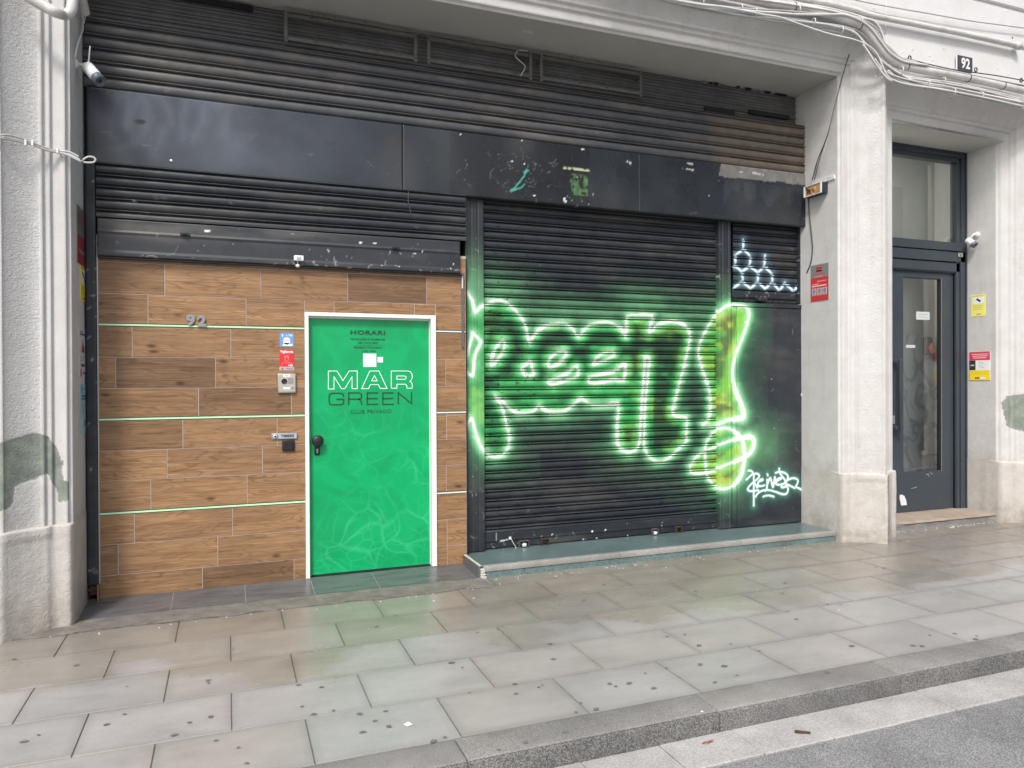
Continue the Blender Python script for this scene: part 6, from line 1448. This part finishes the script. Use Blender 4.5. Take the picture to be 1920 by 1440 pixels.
def street_step():
    zt = .112; x0, x1 = 6.165, XD-.005
    t = thing('doorstep', 'worn cream stone slab on rough grey concrete below the anthracite street door', 'step', ((x0+x1)/2, -.3, 0))
    nx = 90; xs = np.linspace(x0, x1, nx); r = vnoise(xs, xs*0, 9, 111, 3)
    b = MB(); yf = -.335+.012*(r-.5)-.0; bite = np.where((xs > 6.33) & (xs < 6.45), .02, 0)
    V = [(x, y+bb, zt) for x, y, bb in zip(xs, yf, bite)]+[(x, y+bb-.004, zt-.022) for x, y, bb in zip(xs, yf, bite)]+[(x, .14, zt) for x in xs]
    b.add(V, [(i, i+1, 2*nx+i+1, 2*nx+i) for i in range(nx-1)]+[(nx+i, nx+i+1, i+1, i) for i in range(nx-1)], M['marble_step']); b.build('slab', t)
    ny = 12; Zs = np.linspace(-.03, zt-.022, ny)[:, None]; X = xs[None, :]+0*Zs; Z = Zs+0*X; Y = -.325+.016*(vnoise(X, Z, 7, 115, 4)-.5)-.012*sstep(.03, -.01, Z)
    grid_mesh('riser', np.stack([X, Y, Z], -1), M['riser_rough'], None, t)
    # mortar crumbs along the foot
    b = MB(); r = np.random.RandomState(4)
    for i in range(60):
        x = r.uniform(x0, x1+.5); y = -.345-r.rand()*.05 if x < x1 else -.70-r.rand()*.04; s = .004+r.rand()*.012
        b.add([(x-s, y, .018), (x+s, y-s*.4, .019), (x+s*.5, y+s, .02), (x, y, .022+s*.4)], [(0, 1, 3), (1, 2, 3), (2, 0, 3)], M['plaster_chip'])
    for i in range(90):
        x = r.uniform(-1.2, 5.4); y = (-.62 if x < 1.8 else -.44)-abs(r.randn())*.08; s = .003+r.rand()*.006
        b.add([(x-s, y, .018), (x+s, y-s*.4, .018), (x+s*.5, y+s, .0185), (x, y, .021+s*.4)], [(0, 1, 3), (1, 2, 3), (2, 0, 3)], M['plaster_chip'])
    tag(b.build('plaster_crumbs'), kind='stuff', label='crumbs of pale plaster scattered along the foot of the building', cat='crumbs')
street_step()

# ================================================================== LITTER IN THE GUTTER
b = MB(); p = onZ(1498, 1372, -.095); q_ = onZ(1512, 1376, -.095); b.cyl((p[0]-.02, p[1]+.004, -.091), (q_[0]+.02, q_[1]-.004, -.091), .0075, M['rust'], 8, .005)
tag(b.build('twig'), 'short brown twig lying on the pale gutter slabs', 'twig')
b = MB(); p = onZ(1322, 1392, -.09)
for i in range(5): b.add([(p[0]+.012*i-.02, p[1]+.01*math.sin(i*2), -.094), (p[0]+.012*i, p[1]+.012, -.090), (p[0]+.012*i+.004, p[1]-.008, -.082)], [(0, 1, 2)], solid(.5, .18, .12))
tag(b.build('wrapper'), 'tiny crumpled reddish scrap in the gutter below the kerb', 'scrap')
b = MB(); p = onZ(765, 1361, .0); zz = ground_z(p[1])+.004; b.add([(p[0]-.02, p[1]+.008, zz), (p[0]+.02, p[1]-.01, zz+.002), (p[0]+.004, p[1]+.012, zz+.008), (p[0]-.008, p[1]-.016, zz)], [(0, 3, 1, 2)], solid(.75, .73, .68))
tag(b.build('paper_scrap'), 'small pale paper scrap on the pavement slab near the kerb', 'scrap')
b = MB()
for px, py in ((813, 1129), (1192, 1062), (888, 1124), (1573, 1144), (1703, 1017), (1316, 1331), (1042, 1083)):
    p = onZ(px, py, .01); zz = ground_z(p[1])+.003; b.add([(p[0]-.009, p[1], zz), (p[0]+.009, p[1]-.003, zz), (p[0]+.004, p[1]+.007, zz+.003)], [(0, 1, 2)], solid(.7, .7, .66))
tag(b.build('paper_crumbs'), kind='stuff', label='tiny white paper crumbs dropped on the pavement slabs', cat='litter')

# ================================================================== THE OTHER SIDE OF THE STREET (seen only as a reflection)
def opposite():
    Y0 = -15.0; H = 13.5; t = thing('apartment_building', 'beige apartment building with balconies across the street, mirrored in the transom glass', 'building', (20, Y0, 0))
    wl = mat('beige_render', (.66, .63, .57), .8, var=.08, vscale=.7); rl = mat('balcony_white', (.62, .62, .60), .6); gl = mat('window_dark', (.05, .06, .07), .1)
    b = MB(); b.box(9, 46, Y0-8, Y0, -.2, H, wl); b.build('wall', t)
    proto = None; k = 0
    for fl in range(1, 4):
        for i in range(9):
            x = 11.5+i*4; z = fl*3.3
            if proto is None:
                b = MB(); b.box(-.7, .7, -.02, .03, .1, 2.3, gl); b.box(-.78, .78, .03, .05, .05, .12, rl); b.box(-.78, -.70, .0, .06, .1, 2.35, rl); b.box(.70, .78, 0, .06, .1, 2.35, rl); win = b.build('window'); 
                b = MB(); b.box(-1.1, 1.1, .0, 1.0, -.18, 0, rl); b.box(-1.1, 1.1, .96, 1.0, .95, 1.0, rl)
                for j in range(23): b.box(-1.1+j*.1-.008, -1.1+j*.1+.008, .97, .99, 0, .95, rl)
                bal = b.build('balcony'); proto = (win, bal)
                wo, bo = win, bal
            else:
                wo = proto[0].copy(); bo = proto[1].copy(); link(wo); link(bo)
            for o_ in (wo, bo):
                o_.parent = t; o_.location = Vector((x, Y0, z))-t.location
            if i % 2: bpy.data.objects.remove(bo)
    b = MB(); b.box(-60, 80, -15.2, -12.0, -.4, .02, M['gutter']); tag(b.build('far_pavement'), kind='structure')
opposite()
for o_ in list(bpy.data.objects):
    if o_.type == 'MESH' and o_.parent is None and not o_.get('kind') and not o_.get('label'): print('UNTAGGED', o_.name)
